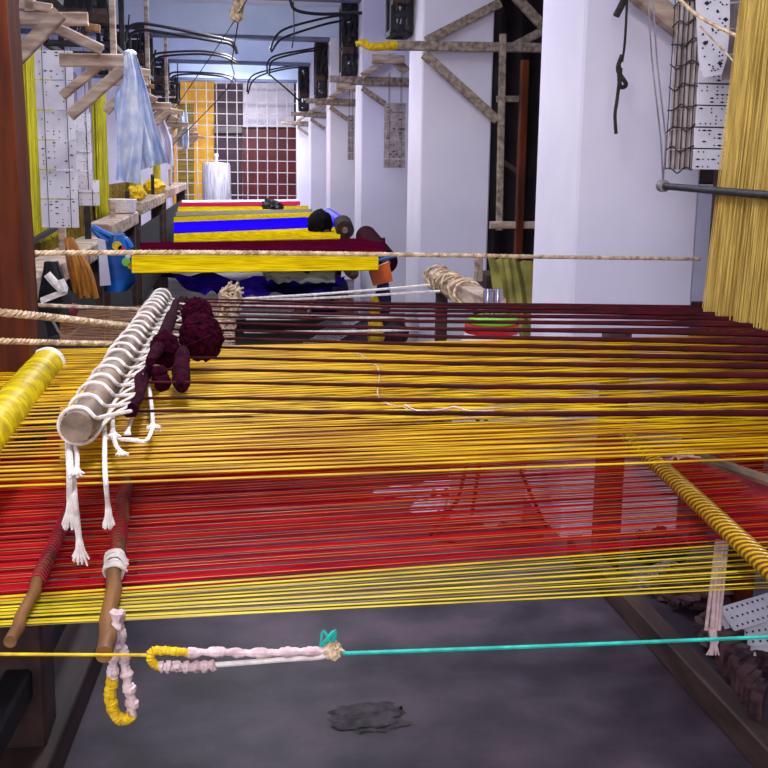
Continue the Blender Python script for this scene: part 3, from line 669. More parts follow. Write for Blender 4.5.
# black and white bag
t = thing('cloth_bag', 'black and white cloth bag hanging behind the brown post', 'bag', at(57, 335, Y=4.8))
drape(t, 'bag_body', 'blackcloth', [(44, 262), (38, 300), (48, 338)], [(56, 262), (70, 300), (78, 330)], 4.8, 1.2, .03, th=.05)
drape(t, 'white_stripe', 'cotton', [(40, 298), (41, 304)], [(66, 288), (67, 294)], 4.72, .5, .004, ny=4)
b = MB(); b.tube(curve([at(47, 274, Y=4.72), at(56, 284, Y=4.72), at(64, 290, Y=4.72), at(60, 280, Y=4.72)], 5), .018); b.build('handle', 'cotton', t)
b = MB(); b.tube(curve([at(52, 320, Y=4.72), at(64, 337, Y=4.72), at(80, 327, Y=4.72)], 5), .006); b.build('piping', 'greysilk', t)
cord([at(30, 305, Y=3.6), at(150, 310, Y=3.95)], .007, 'jute', 'thin pale cord below the brown hanks')
b = MB(); b.blob(at(74, 309, Y=3.75), (.015, .015, .02), .2, 3, 1, 8); tag(b.build('red_tag', 'pink', None), 'tiny red tag tied on the thin pale cord', 'tag')
# far left dark floor things
b = MB(); b.blob(at(272, 208, Y=14.5), (.12, .1, .1), .5, 3, 2, 14); tag(b.build('yarn_bundle', 'iron', None), 'small black tangle lying on the blue warp', 'yarn bundle')
t = thing('loom_warp', 'brown-gold threads stretched below the blue bag', 'warp', at(100, 340, Z=.95))
mb = MB(); threads(mb, at(60, 345, Z=.95), at(60, 312, Z=.95), at(235, 345, Z=.95), at(235, 297, Z=.95), 26, .02, .0035); mb.build('brown_gold_yarn', 'bronze', t, kind='stuff')

# ------------------------------------------------------------------ nearest loom: frame
pc = at(15, 200, Y=2.75)
t = thing('loom_post', 'tall red-brown wooden loom post at the left edge', 'post', (-.57, 2.85, 0))
xr0 = at(36, 330, Y=2.75).x; xr1 = at(22, 20, Y=2.75).x
b = MB(); b.beam((xr0-.105, 2.84, .86), (xr0-.155, 2.84, 3.9), .18, .18, up=(0, 1, 0), ch=.04); b.build('upright', 'redwood', t)
b = MB(); b.beam((xr0-.11, 2.84, 0), (xr0-.105, 2.84, .86), .17, .17, up=(0, 1, 0), ch=.04); b.build('post_foot', 'darkwood', t)
t = thing('frame_beam', 'long dusty wooden beam lying on the floor under the right side of the threads', 'beam', (1.44, 3, 0))
b = MB(); b.beam((1.44, 2.3, .045), (1.43, 4.3, .045), .07, .09, ch=.08); b.build('beam', 'brownwood', t)
a = at(604, 572, Z=0); b = MB(); b.beam((a.x, a.y, 0), (a.x, a.y, 1.0), .1, .08, up=(0, 1, 0)); tag(b.build('frame_post', 'brownwood', None), 'brown upright loom post seen through the red threads before the nearest pillar', 'post')
t = thing('frame_beam', 'dark wooden loom beam on the floor under the hanging yellow loop', 'beam', (-.62, 3, 0))
a = at(20, 762, Z=.08); c = at(98, 640, Z=.08)
b = MB(); b.beam((a.x-.04, 2.2, .05), (c.x-.04, 4.3, .05), .2, .10, ch=.05); b.build('beam', 'darkwood', t)
a = at(-10, 700, Z=.3); c = at(62, 625, Z=.3)
b = MB(); b.beam((a.x, 1.9, .28), (c.x, 4.0, .28), .07, .08); tag(b.build('treadle_bar', 'black', None), 'black bar low beside the dark floor beam at the left', 'bar')
b = MB(); b.blob(at(368, 718, Z=0)+V((0, 0, .0)), (.11, .09, .008), .35, 3, 9, 22)
tag(b.build('floor_patch', 'patch', None), 'rough brown worn patch on the concrete floor', 'worn patch')

# left yellow roller and right rollers
roll(at(48, 364, Z=1.1), at(48, 364, Z=1.1)+V((.02, -1.2, 0)), .043, 'yellow', 'yellow yarn roller with a white end beside the brown post', ridges=90, endm='cotton')
b = MB(); e0 = at(48, 364, Z=1.1); b.lathe(e0+V((0, -.035, 0)), [(.044, 0), (.046, .015), (.044, .04), (.03, .045)], 24, (0, 1, 0)); 
rr = [o for o in COL.objects if o.name.startswith('yarn_roll') and o.type == 'EMPTY'][-1]
b.build('end_binding', 'cotton', rr)
A0 = at(625, 434, Z=.96); A1 = at(800, 596, Z=.96)
roll(A1, A0, .019, 'goldroll', 'thin glossy gold yarn roller slanting below the threads at the right', ridges=120)
roll(at(806, 548, Z=.84), at(693, 470, Z=.84), .072, 'crimson', 'crimson cloth roll at the right behind the gold roller', name='cloth_roll', ridges=4)
b = MB(); b.tube([at(702, 458, Z=.99)+V((0, 0, 0)), at(790, 488, Z=.99)], .012); tag(b.build('pale_rod', 'rod', None), 'pale thin rod above the crimson cloth roll', 'rod')

# ------------------------------------------------------------------ nearest loom: threads
XL, XR = -1.0, 1.62
def ln(px0, py0, px1, py1, Z0, Z1=None):
    """line through two pixels on height Z, extended to XL..XR"""
    Z1 = Z0 if Z1 is None else Z1
    a, c = at(px0, py0, Z=Z0), at(px1, py1, Z=Z1); s0 = (XL-a.x)/(c.x-a.x); s1 = (XR-a.x)/(c.x-a.x)
    return a.lerp(c, s0), a.lerp(c, s1)
upper = thing('loom_warp', 'wide glossy gold warp stretched across the nearest loom', 'warp', (.3, 1.8, 1.1))
# individual near yarns
e0 = ln(0, 485, 640, 461, 1.10); e1 = ln(60, 398, 640, 372, 1.10)
for i in range(24):
    s_ = (i+random.uniform(-.15, .15))/23
    mb = MB(); a = e0[0].lerp(e1[0], s_); c = e0[1].lerp(e1[1], s_ + random.uniform(-.014, .014))
    threads(mb, a, a, c, c, 1, .005, .0044, 0, sag=random.uniform(0, .006), nseg=3); mb.build('gold_yarn', 'gold', upper)
e0 = ln(60, 400, 640, 376, 1.10); e1 = ln(60, 350, 640, 338, 1.10)
for i in range(30):
    s_ = (i+random.uniform(-.3, .3))/29
    mb = MB(); a = e0[0].lerp(e1[0], s_); c = e0[1].lerp(e1[1], s_ + random.uniform(-.014, .014))
    threads(mb, a, a, c, c, 1, .010, .0042, 0, nseg=3); mb.build('gold_yarn', 'gold', upper)
e0 = ln(120, 474, 640, 458, 1.085); e1 = ln(120, 350, 640, 338, 1.085)
e0 = (at(60, 470, Z=1.085), e0[1]); e1 = (at(60, 352, Z=1.085), e1[1])
mb = MB(); threads(mb, e0[0], e1[0], e0[1], e1[1], 60, .008, .0028, .5, nseg=2, wr=.004, tr=.0018); mb.build('fine_gold_yarn', 'gold', upper, kind='stuff')
mb = MB(); threads(mb, e0[0]-V((0, 0, .004)), e1[0], e0[1], e1[1], 40, .006, .0024, .5, nseg=2); mb.build('fine_brown_yarn', 'bronze', upper, kind='stuff')
mb = MB(); a0 = at(150, 415, Z=1.09); a1_ = at(170, 352, Z=1.09)
threads(mb, a0, a1_, e0[1].lerp(e1[1], .1), e1[1], 56, .008, .0034, .5, nseg=2, wr=.003, tr=.0012); mb.build('highlight_yarn', 'yellow', upper, kind='stuff')  # lighter yarns put the sheen highlight of the warp into the colour
lower = thing('loom_warp', 'red warp with a yellow border hanging below the gold warp', 'warp', (.3, 1.8, .9))
e0 = ln(0, 624, 560, 597, .9); e1 = ln(0, 596, 560, 556, .9)
for i in range(9):
    s_ = i/8; mb = MB(); a = e0[0].lerp(e1[0], s_); c = e0[1].lerp(e1[1], s_+random.uniform(-.01, .01))
    threads(mb, a, a, c, c, 1, .0105, .0045, 0, sag=random.uniform(0, .004), nseg=3, wr=.002, tr=.0016); mb.build('yellow_border_yarn', 'yellow', lower)
mb = MB(); threads(mb, e0[0]-V((0, 0, .01)), e1[0]-V((0, 0, .01)), e0[1], e1[1], 13, .006, .003, .4, wr=.002, tr=.001); mb.build('fine_border_yarn', 'olive', lower, kind='stuff')
e0 = ln(0, 594, 560, 552, .9); e1 = ln(0, 430, 560, 418, .9)
for i in range(22):
    s_ = (i+.5)/22; mb = MB(); a = e0[0].lerp(e1[0], s_); c = e0[1].lerp(e1[1], s_+random.uniform(-.008, .008))
    threads(mb, a, a, c, c, 1, .014, .005, 0, sag=random.uniform(-.002, .006), nseg=3, wr=.004, tr=.0042); mb.build('red_yarn', 'red', lower)
dz = V((0, 0, -.012))
mb = MB(); threads(mb, e0[0]+dz, e1[0]+dz, e0[1]+dz, e1[1]+dz, 120, .012, .0042, .5, wr=.0006, tr=.0005, nseg=2); mb.build('fine_red_yarn', 'red', lower, kind='stuff')
dz = V((0, 0, -.03))
mb = MB(); threads(mb, e0[0].lerp(e1[0], .0)+dz, e1[0]+dz, at(560, 556, Z=.86), at(540, 430, Z=.86), 90, .012, .004, .5, wr=.0006, tr=.0008, nseg=2); mb.build('deep_red_yarn', 'crimson', lower, kind='stuff')
dz = V((0, 0, .006))
mb = MB(); threads(mb, e0[0]+dz, e0[0].lerp(e1[0], .8)+dz, e0[1]+dz-V((0, .03, 0)), e1[1]+dz, 44, .0016, .0006, .5, wr=.0035, tr=.0020); mb.build('orange_yarn', 'orange', lower, kind='stuff')
# thick maroon strands
heads = [(131, 411, 409), (137, 398, 395), (141, 382, 380), (147, 369, 368), (152, 357, 357), (158, 346, 349), (163, 337, 343), (167, 329, 338), (171, 322, 333), (174, 316, 329), (177, 311, 325), (180, 306, 321), (182, 302, 317), (184, 299, 313)]
mw = thing('loom_warp', 'thick maroon yarn strands stretched above the gold warp', 'warp', (.5, 2, 1.15))
strand_lines = []
ys600 = [412, 399, 386, 374, 364, 355, 347, 339, 331, 323, 317, 312.5, 309, 306]
for i, ((x, yl, _), y6) in enumerate(zip(heads, ys600)):
    mb = MB(); a = at(x, yl, Z=1.15); c = at(600, y6, Z=1.16); s1 = (XR-a.x)/(c.x-a.x); e = a.lerp(c, s1)
    mid = a.lerp(e, .4); strand_lines.append((a, e))
    mb.tube([a, a.lerp(e, .12), mid+V((0, 0, -.004)), a.lerp(e, .7), e], [.0028, .0034, .0052, .0066, .0085], 7); mb.build('maroon_strand', 'maroon', mw)
mb = MB()
# fine maroon yarn fan near harness
for i in range(280):
    k_ = random.randrange(len(strand_lines)-1); a, e = strand_lines[k_]; s0 = random.uniform(.48, .9); q0 = a.lerp(e, s0)
    a2, e2 = strand_lines[k_+1]; q1 = e.lerp(e2, random.random())
    threads(mb, q0, q0, q1-V((0, 0, .004)), q1-V((0, 0, .004)), 1, .003, .002, 0, wr=.016, tr=.004, nseg=2)
fm = mb.build('fine_maroon_yarn', 'maroon', mw, kind='stuff')

# grey wooden rod with white loops
p0, p1 = at(76, 430, Z=1.17), at(163, 296, Z=1.17)
t = thing('loop_rod', 'thick grey wooden rod wound with white cord loops', 'rod', p0)
n = 20; b = MB(); pts = [p0.lerp(p1, i/n)+V((.004*sin(i*1.7), 0, .004*cos(i*1.3))) for i in range(n+1)]
b.tube(pts, [.026+.002*sin(i*2.1) for i in range(n+1)], 20); b.build('wooden_rod', 'rod', t)
ax = (p1-p0).normalized(); sd = ax.cross(V((0, 0, 1))).normalized()
NL = 20
ho = [at(h[0], h[1], Z=1.16) for h in heads]
def hpos(s_):
    i = min(s_*(len(ho)-1), len(ho)-1.001); k = int(i); return ho[k].lerp(ho[k+1], i-k)
for i in range(NL):
    s_ = (i+.3)/NL; c0 = p0.lerp(p1, s_); h = hpos(min(1, max(0, (s_-.02))))
    b = MB(); q = []; rad = .030
    h2 = hpos(min(1, s_+.03)); 
    dn = c0+ax*.03
    r_ = random.uniform(-.016, .016); rad = random.uniform(.030, .036)
    q.append(h)
    q.append(c0.lerp(h, .5)+V((0, 0, .004)))
    for k in range(7):
        ang = pi*.15+pi*1.25*k/6
        q.append(c0+ax*(.012*k/6+r_)+(-sd*0+0*ax)+(sd*cos(ang)+V((0, 0, 1))*sin(ang))*rad)
    q.append(c0+ax*.02+sd*rad*.5-V((0, 0, rad*.9)))
    q.append((c0+ax*.02).lerp(h2, .5)-V((0, 0, .01)))
    q.append(h2)
    b.tube(curve(q, 5), .0036, 6); b.build('white_loop', 'cotton', t)
b = MB(); q = []
for i in range(26):
    s_ = i/25; c0 = p0.lerp(p1, .3+.62*s_)+sd*(.07+.035*sin(i*2.4))+V((0, 0, -.005+.012*cos(i*1.9))); q.append(c0)
b.tube(curve(q, 3), .0028, 5); b.build('lacing_cord', 'cotton', t)
# maroon heading cord
b = MB()
for j in range(5):
    b.tube(curve([h+V((random.uniform(-.008, .008), 0, random.uniform(-.008, .008))) for h in ho], 4), .0075, 7)
tag(b.build('heading_cord', 'plum', None), 'dark plum cord gathering the ends of the white loops', 'cord')
# tassels
def tassel(pts, Y, label, r=.0042, splay=.02, L=.05, grp='white cotton tassels'):
    P = []
    for x, y in pts:
        p = at(x, y, Z=1.13); P.append(p if p.y > 1.735 else at(x, y, Y=1.735))
    t = thing('tassel', label, 'tassel', P[-1], grp)
    b = MB(); b.tube(curve(P, 6), r, 7); b.build('cord', 'cotton', t)
    b = MB(); e = P[-1]; d = (P[-1]-P[-2]).normalized()
    for i in range(26):
        o_ = V((random.uniform(-1, 1), random.uniform(-.3, .3), random.uniform(-.3, .3)))*splay
        b.tube([e-d*.012, e+d*L*.4+o_*.35, e+d*L*random.uniform(.7, 1)+o_], [.004, .0032, .0015], 5)
    b.build('frayed_end', 'cotton', t); return t
tassel([(68, 440), (70, 470), (70, 500)], 1.95, 'short thick white tassel at the near end of the grey rod', .006, .012, .05)
tassel([(72, 442), (74, 490), (77, 520), (79, 540)], 1.93, 'longest white tassel below the near end of the grey rod', .005, .013, .04)
tassel([(98, 388), (104, 420), (105, 470), (108, 508)], 1.98, 'white tassel hanging alone in the middle of the rod', .0042, .012, .035)
tassel([(74, 444), (77, 455), (77, 470)], 2.0, 'small white tassel tucked under the near end of the rod', .004, .012, .03)
tassel([(108, 378), (112, 410), (113, 432)], 2.15, 'white tassel curling beside the rod', .0042, .014, .05)
tassel([(112, 430), (116, 445), (121, 452)], 2.12, 'short white tassel bent to the side', .004, .012, .02)
tassel([(149, 385), (152, 410), (153, 425)], 2.3, 'white looped tassel below the plum cord', .004, .016, .035)
tassel([(153, 428), (146, 441), (132, 440)], 2.25, 'white tassel end curling leftwards on the gold threads', .004, .006, .02)
tassel([(138, 398), (133, 415), (128, 432)], 2.2, 'thin white tassel near the plum cord end', .003, .006, .02)
# plum yarn bundles
def yarnball(px, py, rx, rz, Z, label, seed, name='yarn_bundle', extra=()):
    c_ = at(px, py, Z=Z); t = thing(name, label, 'yarn bundle', c_, 'plum yarn bundles on the maroon strands')
    b = MB(); k = c_.y/FPX; b.blob(c_, (rx*k, rx*k*.8, rz*k), .2, 4, seed, 22)
    b.build('yarn_ball', 'plum', t)
    b = MB()
    for i in range(8):
        a = random.uniform(0, 6.28); ax_ = V((random.uniform(-.5, .5), random.uniform(-1, 1), random.uniform(-.5, .5))).normalized(); u = ax_.orthogonal().normalized(); w_ = ax_.cross(u)
        b.tube([c_+V(((u*cos(q/10*2*pi)+w_*sin(q/10*2*pi)).x*rx*k, (u*cos(q/10*2*pi)+w_*sin(q/10*2*pi)).y*rx*k*.85, (u*cos(q/10*2*pi)+w_*sin(q/10*2*pi)).z*rz*k)) for q in range(11)], .0035, 6)
    b.build('wound_strand', 'plum', t)
    return t
yarnball(201, 337, 21, 23, 1.19, 'large round plum yarn ball on the maroon strands', 1)
yarnball(197, 314, 15, 16, 1.22, 'smaller plum yarn ball behind the large one', 2)
yarnball(165, 350, 14, 18, 1.19, 'lumpy plum yarn bundle beside the white loops', 3)
b = MB(); b.tube(curve([at(150, 362, Z=1.19), at(160, 345, Z=1.2), at(170, 320, Z=1.2), at(176, 302, Z=1.19)], 5), [.010, .012, .014, .015]+[.016]*8+[.011]*4, 12)
tag(b.build('yarn_skein', 'plum', None), 'thick plum yarn skein lying along the loop ends', 'yarn bundle')
b = MB(); b.tube(curve([at(183, 350, Z=1.19), at(181, 372, Z=1.16), at(182, 388, Z=1.14)], 5), [.012, .016, .019, .017, .02, .021, .018, .021, .02, .017, .012], 12)
tag(b.build('yarn_skein', 'plum', None), 'short plum yarn tail hanging below the large ball', 'yarn bundle')
b = MB(); b.tube(curve([at(158, 366, Z=1.18), at(161, 380, Z=1.15), at(165, 386, Z=1.14)], 5), [.012, .016, .019, .017, .02, .018, .016, .019, .02, .017, .011], 12)
tag(b.build('yarn_skein', 'plum', None), 'short plum yarn tail below the lumpy bundle', 'yarn bundle')

# second loop rod farther away
p0, p1 = at(222, 338, Z=1.0), at(238, 286, Z=1.0)
t = thing('loop_rod', 'farther rod wrapped in cream cord behind the plum yarn', 'rod', p0)
b = MB()
p0 = at(228, 338, Y=4.7); p1 = at(236, 288, Y=5.0)
b.tube([p0, p1], .022, 12); b.build('wooden_rod', 'rod', t)
b = MB()
for i in range(34):
    c0 = p0.lerp(p1, random.random()); q = [c0+V((random.uniform(-.075, .035), random.uniform(-.04, .04), random.uniform(-.03, .03))) for _ in range(5)]
    b.tube(curve(q, 4), .005, 5)
b.build('tangled_cord', 'jute', t)
wy = [((240, 299), (430, 285)), ((244, 301), (440, 291)), ((238, 306), (500, 306)), ((240, 313), (520, 316)), ((246, 319), (430, 316)), ((244, 332), (440, 329))]
for i, (a_, c_) in enumerate(wy):
    cord([at(*a_, Y=5.0), at((a_[0]+c_[0])/2, (a_[1]+c_[1])/2+1, Y=5.0), at(*c_, Y=5.0)], .006, 'cotton' if i != 2 else 'pinkcot', ['uppermost', 'second uppermost', 'third from the top', 'fourth from the top', 'fifth from the top', 'lowest'][i] + ' white cord running right from the farther rod', 'white_cord', 'cord', 'white cords from the farther rod')

# corner of next loom by the second pillar
a = at(500, 300, Z=1.0); c = at(428, 275, Z=1.0)
t = thing('frame_corner', 'pale wooden loom corner wrapped in twine before the second pillar', 'loom frame', (a.x, a.y, 0))
b = MB(); b.beam(a-V((.02, 0, .03)), V((a.x-.05, c.y+.1, .97)), .1, .09); b.build('beam', 'wood', t)
b = MB(); b.beam((a.x-.04, c.y, 0), (a.x-.04, c.y, .92), .06, .08, up=(0, 1, 0)); b.build('post', 'darkwood', t)
b = MB()
for i in range(14):
    yy = a.y+.5+i*.075; b.tube(curve([V((a.x-.04+.075*cos(k)+random.uniform(-.015, .015), yy+random.uniform(-.05, .05), .97+.065*sin(k)+random.uniform(-.012, .012))) for k in range(7)], 3), .008, 6)
b.build('twine_wrap', 'jute', t)
pg = at(478, 286, Y=a.y+.6); b = MB(); b.beam((pg.x, pg.y, 1.03), (pg.x, pg.y, 1.16), .04, .04, up=(0, 1, 0)); b.build('peg', 'woody', t)
# plastic drum
c0 = at(492, 326, Y=4.85)
t = thing('plastic_drum', 'white plastic drum with a red rim and green ring', 'drum', (c0.x, c0.y, 0))
zt = c0.z; R_ = .122
b = MB(); b.lathe((c0.x, c0.y, 0), [(.17, 0), (.175, .1), (.17, zt-.25), (.145, zt-.08), (R_, zt-.03), (R_*.9, zt-.03)], 32); b.build('drum_body', 'white', t)
b = MB(); b.lathe((c0.x, c0.y, zt-.03), [(R_, 0), (R_*1.02, .02), (R_*1.02, .035), (R_, .04)], 32); b.build('rim', 'redpl', t)
b = MB(); b.lathe((c0.x, c0.y, zt+.012), [(R_*.9, 0), (R_*.95, .01), (R_*.95, .028), (R_*.8, .032)], 32); b.build('ring', 'green', t)
for i, x in enumerate((487, 497)):
    q = at(x, 318, Y=4.85); b = MB(); b.lathe((q.x, q.y, zt+.044), [(.018, 0), (.02, .04), (.021, .12), (.018, .125)], 16)
    tag(b.build('steel_tumbler', 'steel', None), ['tall steel tumbler on the drum lid, left one', 'tall steel tumbler on the drum lid, right one'][i], 'tumbler')

# ------------------------------------------------------------------ ropes
def rope(pts, r, turns, label, m='jute'):
    b = MB(); b.rope(curve(pts, 8), r, turns); return tag(b.build('rope', m, None), label, 'rope', 'jute ropes')
rope([at(33, 253, Y=2.95), at(200, 252.5, Y=3.2), at(400, 254.5, Y=3.5), at(560, 257, Y=3.8), at(700, 259, Y=4.1)], .0075, 70, 'long jute rope stretched right across the hall')
rope([at(-30, 310, Y=2.4), at(40, 316, Y=2.55), at(136, 327, Y=3.1)], .0092, 18, 'thick jute rope tied to the grey rod')
rope([at(-30, 340, Y=2.35), at(40, 342, Y=2.5), at(122, 344, Y=2.85)], .007, 16, 'lower jute rope just above the yellow roller')

# ------------------------------------------------------------------ lease rods, loops, selvedge cord
def stick(pa, pb, Z, r, label, wrap=None):
    a, c = at(*pa, Z=Z), at(*pb, Z=Z+.01)
    t = thing('lease_rod', label, 'rod', a, 'bamboo lease rods')
    b = MB(); n = 14; b.tube([a.lerp(c, i/n)+V((.003*sin(i*2), 0, .002*cos(i))) for i in range(n+1)], [r*(1+.06*sin(i*1.9)) for i in range(n+1)], 14); b.build('bamboo_stick', 'bamboo', t)
    return t, a, c
t1, a, c = stick((10, 643), (74, 500), .915, .0095, 'thin brown bamboo rod at the far left under the red threads')
b = MB()
for i in range(30):
    p = a.lerp(c, .35+.6*i/30); b.tube(curve([p+V((.012*cos(k*1.26), .006*k/5, .012*sin(k*1.26))) for k in range(6)], 3), .0017, 5)
b.build('thread_wrap', 'crimson', t1)
t1, a, c = stick((104, 656), (126, 482), .915, .0125, 'thicker brown bamboo rod with a white wrap and hanging loop')
b = MB()
for i in range(10):
    p = a.lerp(c, .37+.09*i/10); b.tube(curve([p+V((.0175*cos(k*1.26)+random.uniform(-.003, .003), .01*k/5+random.uniform(-.012, .012), .0175*sin(k*1.26))) for k in range(6)], 3), .0026, 6)
b.build('white_wrap', 'cotton', t1)
b = MB()
for i in range(26):
    p = a.lerp(c, .48+.5*i/26); b.tube(curve([p+V((.0135*cos(k*1.26), .008*k/5, .0145*sin(k*1.26))) for k in range(6)], 3), .0016, 5)
b.build('thread_wrap', 'crimson', t1)
def wrapped(b, pts, r, seg=10, amp=.25):   # lumpy wrapped cord
    q = resample(curve(pts, 6), 60); ph = 0; rr_ = []
    for i in range(60):
        ph += random.uniform(.25, 1.3)*seg/12; rr_.append(r*(1+amp*sin(ph)+random.uniform(-.08, .08)))
    q = [p+V((random.uniform(-1, 1), 0, random.uniform(-1, 1)))*r*.12 for p in q]; b.tube(q, rr_, 9)
Yl = 1.6
t = thing('hanging_loop', 'white wrapped cord loop with a yellow end hanging from the thicker bamboo rod', 'cord loop', at(125, 722, Y=Yl))
b = MB(); wrapped(b, [at(x, y, Y=Yl) for x, y in ((118, 612), (121, 640), (125, 665), (129, 690), (132, 706), (130, 716))], .0085); b.build('white_side', 'pinkcot', t)
b = MB(); wrapped(b, [at(x, y, Y=Yl-.01) for x, y in ((117, 612), (115, 640), (113, 665), (113, 678))], .008); b.build('white_side', 'pinkcot', t)
b = MB(); wrapped(b, [at(x, y, Y=Yl-.01) for x, y in ((113, 678), (110, 695), (114, 712), (122, 720), (131, 716))], .009, 26, .12); b.build('yellow_end', 'yellowyarn', t)
Yc = 1.5
t = thing('selvedge_loop', 'long white wrapped loop with a yellow end on the teal string', 'cord loop', at(150, 655, Y=Yc))
b = MB(); wrapped(b, [at(x, y, Y=Yc) for x, y in ((188, 653), (215, 652), (250, 653), (290, 652), (320, 651), (332, 649))], .0065); b.build('upper_side', 'pinkcot', t)
b = MB(); wrapped(b, [at(x, y, Y=Yc) for x, y in ((160, 667), (190, 667), (215, 665))], .0075); b.build('lower_side', 'pinkcot', t)
b = MB(); b.tube(curve([at(x, y, Y=Yc) for x, y in ((212, 665), (240, 663), (290, 659), (320, 657), (335, 652))], 6), .004, 8); b.build('lower_cord', 'cotton', t)
b = MB(); wrapped(b, [at(x, y, Y=Yc) for x, y in ((191, 653), (170, 651), (154, 651), (150, 657), (154, 664), (162, 667))], .0062, 30, .12); b.build('yellow_end', 'yellowyarn', t)
b = MB(); b.blob(at(333, 650, Y=Yc), (.014, .012, .012), .5, 4, 3, 12); b.build('knot', 'jute', t)
b = MB()
for i in range(5): b.tube(curve([at(323+random.uniform(-3, 14), 646, Y=Yc), at(320+random.uniform(0, 22), 630+random.uniform(-3, 6), Y=Yc), at(333, 648, Y=Yc)], 4), .0022, 5)
b.build('teal_knot_end', 'teal', t)
cord([at(-20, 654, Y=Yc), at(60, 654.5, Y=Yc), at(150, 655, Y=Yc)], .0024, 'yellowyarn', 'thin yellow string running left from the wrapped loop', 'string', 'string')
cord([at(337, 653.5, Y=Yc), at(560, 645.5, Y=Yc+.01), at(790, 636, Y=Yc+.02)], .0030, 'teal', 'thin teal string stretched low over the floor', 'string', 'string')
# white cords hanging at the right
Yw = 2.2
t = thing('cord_bunch', 'bunch of white cords hanging under the gold roller at the right', 'cord', at(712, 655, Y=Yw))
for x0, x1 in ((717, 706), (720, 711), (723, 716), (727, 719), (718, 713)):
    b = MB(); b.tube(curve([at(x0, 540, Y=Yw), at((x0+x1)/2, 585, Y=Yw), at(x1, 630, Y=Yw)], 5), .0042, 7); b.build('cord', 'pinkcot', t)
b = MB()
for i in range(8): b.tube([at(712+random.uniform(-3, 4), 628, Y=Yw), at(713+random.uniform(-2, 4), 642, Y=Yw), at(711+random.uniform(-5, 8), 655, Y=Yw)], [.005, .005, .002], 6)
b.build('knotted_end', 'pinkcot', t)
# small string tail top of gold roller
b = MB()
for i in range(8): b.tube(curve([at(672+random.uniform(0, 8), 456+random.uniform(-2, 3), Z=1.0), at(686, 453+random.uniform(-4, 4), Z=1.0), at(694+random.uniform(-2, 8), 453+random.uniform(-4, 6), Z=1.0)], 4), .0022, 5)
tag(b.build('thread_tangle', 'pinkcot', None), 'tiny pinkish thread tangle at the top of the gold roller', 'thread')
b = MB(); b.tube(curve([at(x, y, Z=1.115) for x, y in ((405, 405), (418, 411), (440, 410), (455, 407), (470, 411), (494, 411))], 5), .0022, 5)
tag(b.build('loose_thread', 'pinkcot', None), 'loose pale thread lying on the gold warp', 'thread')
b = MB(); b.tube(curve([at(x, y, Z=1.115) for x, y in ((355, 352), (378, 368), (379, 398), (408, 409))], 5), .0015, 5)
tag(b.build('loose_thread', 'jute', None), 'thin loose thread crossing the gold warp at a slant', 'thread')

# ------------------------------------------------------------------ right harness, cards, bar
hb = V((1.56, 3.40, 1.13)); hm = at(752, 0, X=1.56); hk = (2.6-hb.z)/(hm.z-hb.z); ytf = hb.y+(hm.y-hb.y)*hk; G = .8
o = vharness(1.56, 1.9, 3.40, 1.13, 2.6, 'harn', 'dense gold harness cords rising from the warp at the right', 270, G, 4, .0017, ytop=ytf-G*.76)
bA, bB = at(663, 186, X=1.5), at(790, 197, X=1.5)
t = thing('comber_bar', 'dark bar hung on two strings before the gold harness', 'bar', bA)
b = MB(); b.tube([bA, bB], .012, 12); b.build('bar', 'iron', t)
b = MB(); b.lathe(bA-V((0, 0, 0)), [(.012, -.02), (.021, -.015), (.021, .015), (.012, .02)], 12, (0, 1, 0)); b.build('end_ring', 'greysilk', t)
for x in (644, 649):
    b = MB(); b.tube([at(x, -60, Y=bA.y+.02), at(x+8, 60, Y=bA.y), at(x+17, 140, Y=bA.y), bA+V((0, 0, .01))], .003, 5); b.build('string', 'steel', t)
# card chain, right
Yc0 = 3.82
fa, fb = at(693, 170, Y=Yc0), at(764, 85, Y=Yc0)
x0, x1 = fa.x, fa.x+.3; hcard = (fb.z-fa.z)/4
t = thing('card_chain', 'thick folded stack of white punched cards behind the gold harness', 'punched cards', (x0+.15, Yc0+.12, fa.z), 'punched card chains')
for L in range(6):
    for i in range(11 if L else 11):
        b = MB(); z0 = fa.z+hcard*i
        cardpart(b, x0+.004*(L % 2), x1, z0+.003, z0+hcard-.002, Yc0+L*.045, th=.02 if L else .008, dy=.006*(i % 2), seed=i*3+L, cols=15 if L == 0 else 2, rows=5, skip=.62)
        b.build('card', ['card', 'hole'] if L == 0 else ['cardedge', 'hole'], t, False)
b = MB()
for i in range(11):
    z = fa.z+hcard*i
    b.tube(curve([V((x0-.004, Yc0+u*.26, z+.012*sin(u*9+i))) for u in (0, .25, .5, .75, 1)], 4), .0028, 5)
b.build('lacing_cord', 'twine', t)
b = MB()
for L in range(6): b.tube([(x0-.002, Yc0+L*.045+.03, fa.z), (x0-.002, Yc0+L*.045+.03, fa.z+hcard*11)], .002, 4)
b.build('edge_cord', 'twine', t)
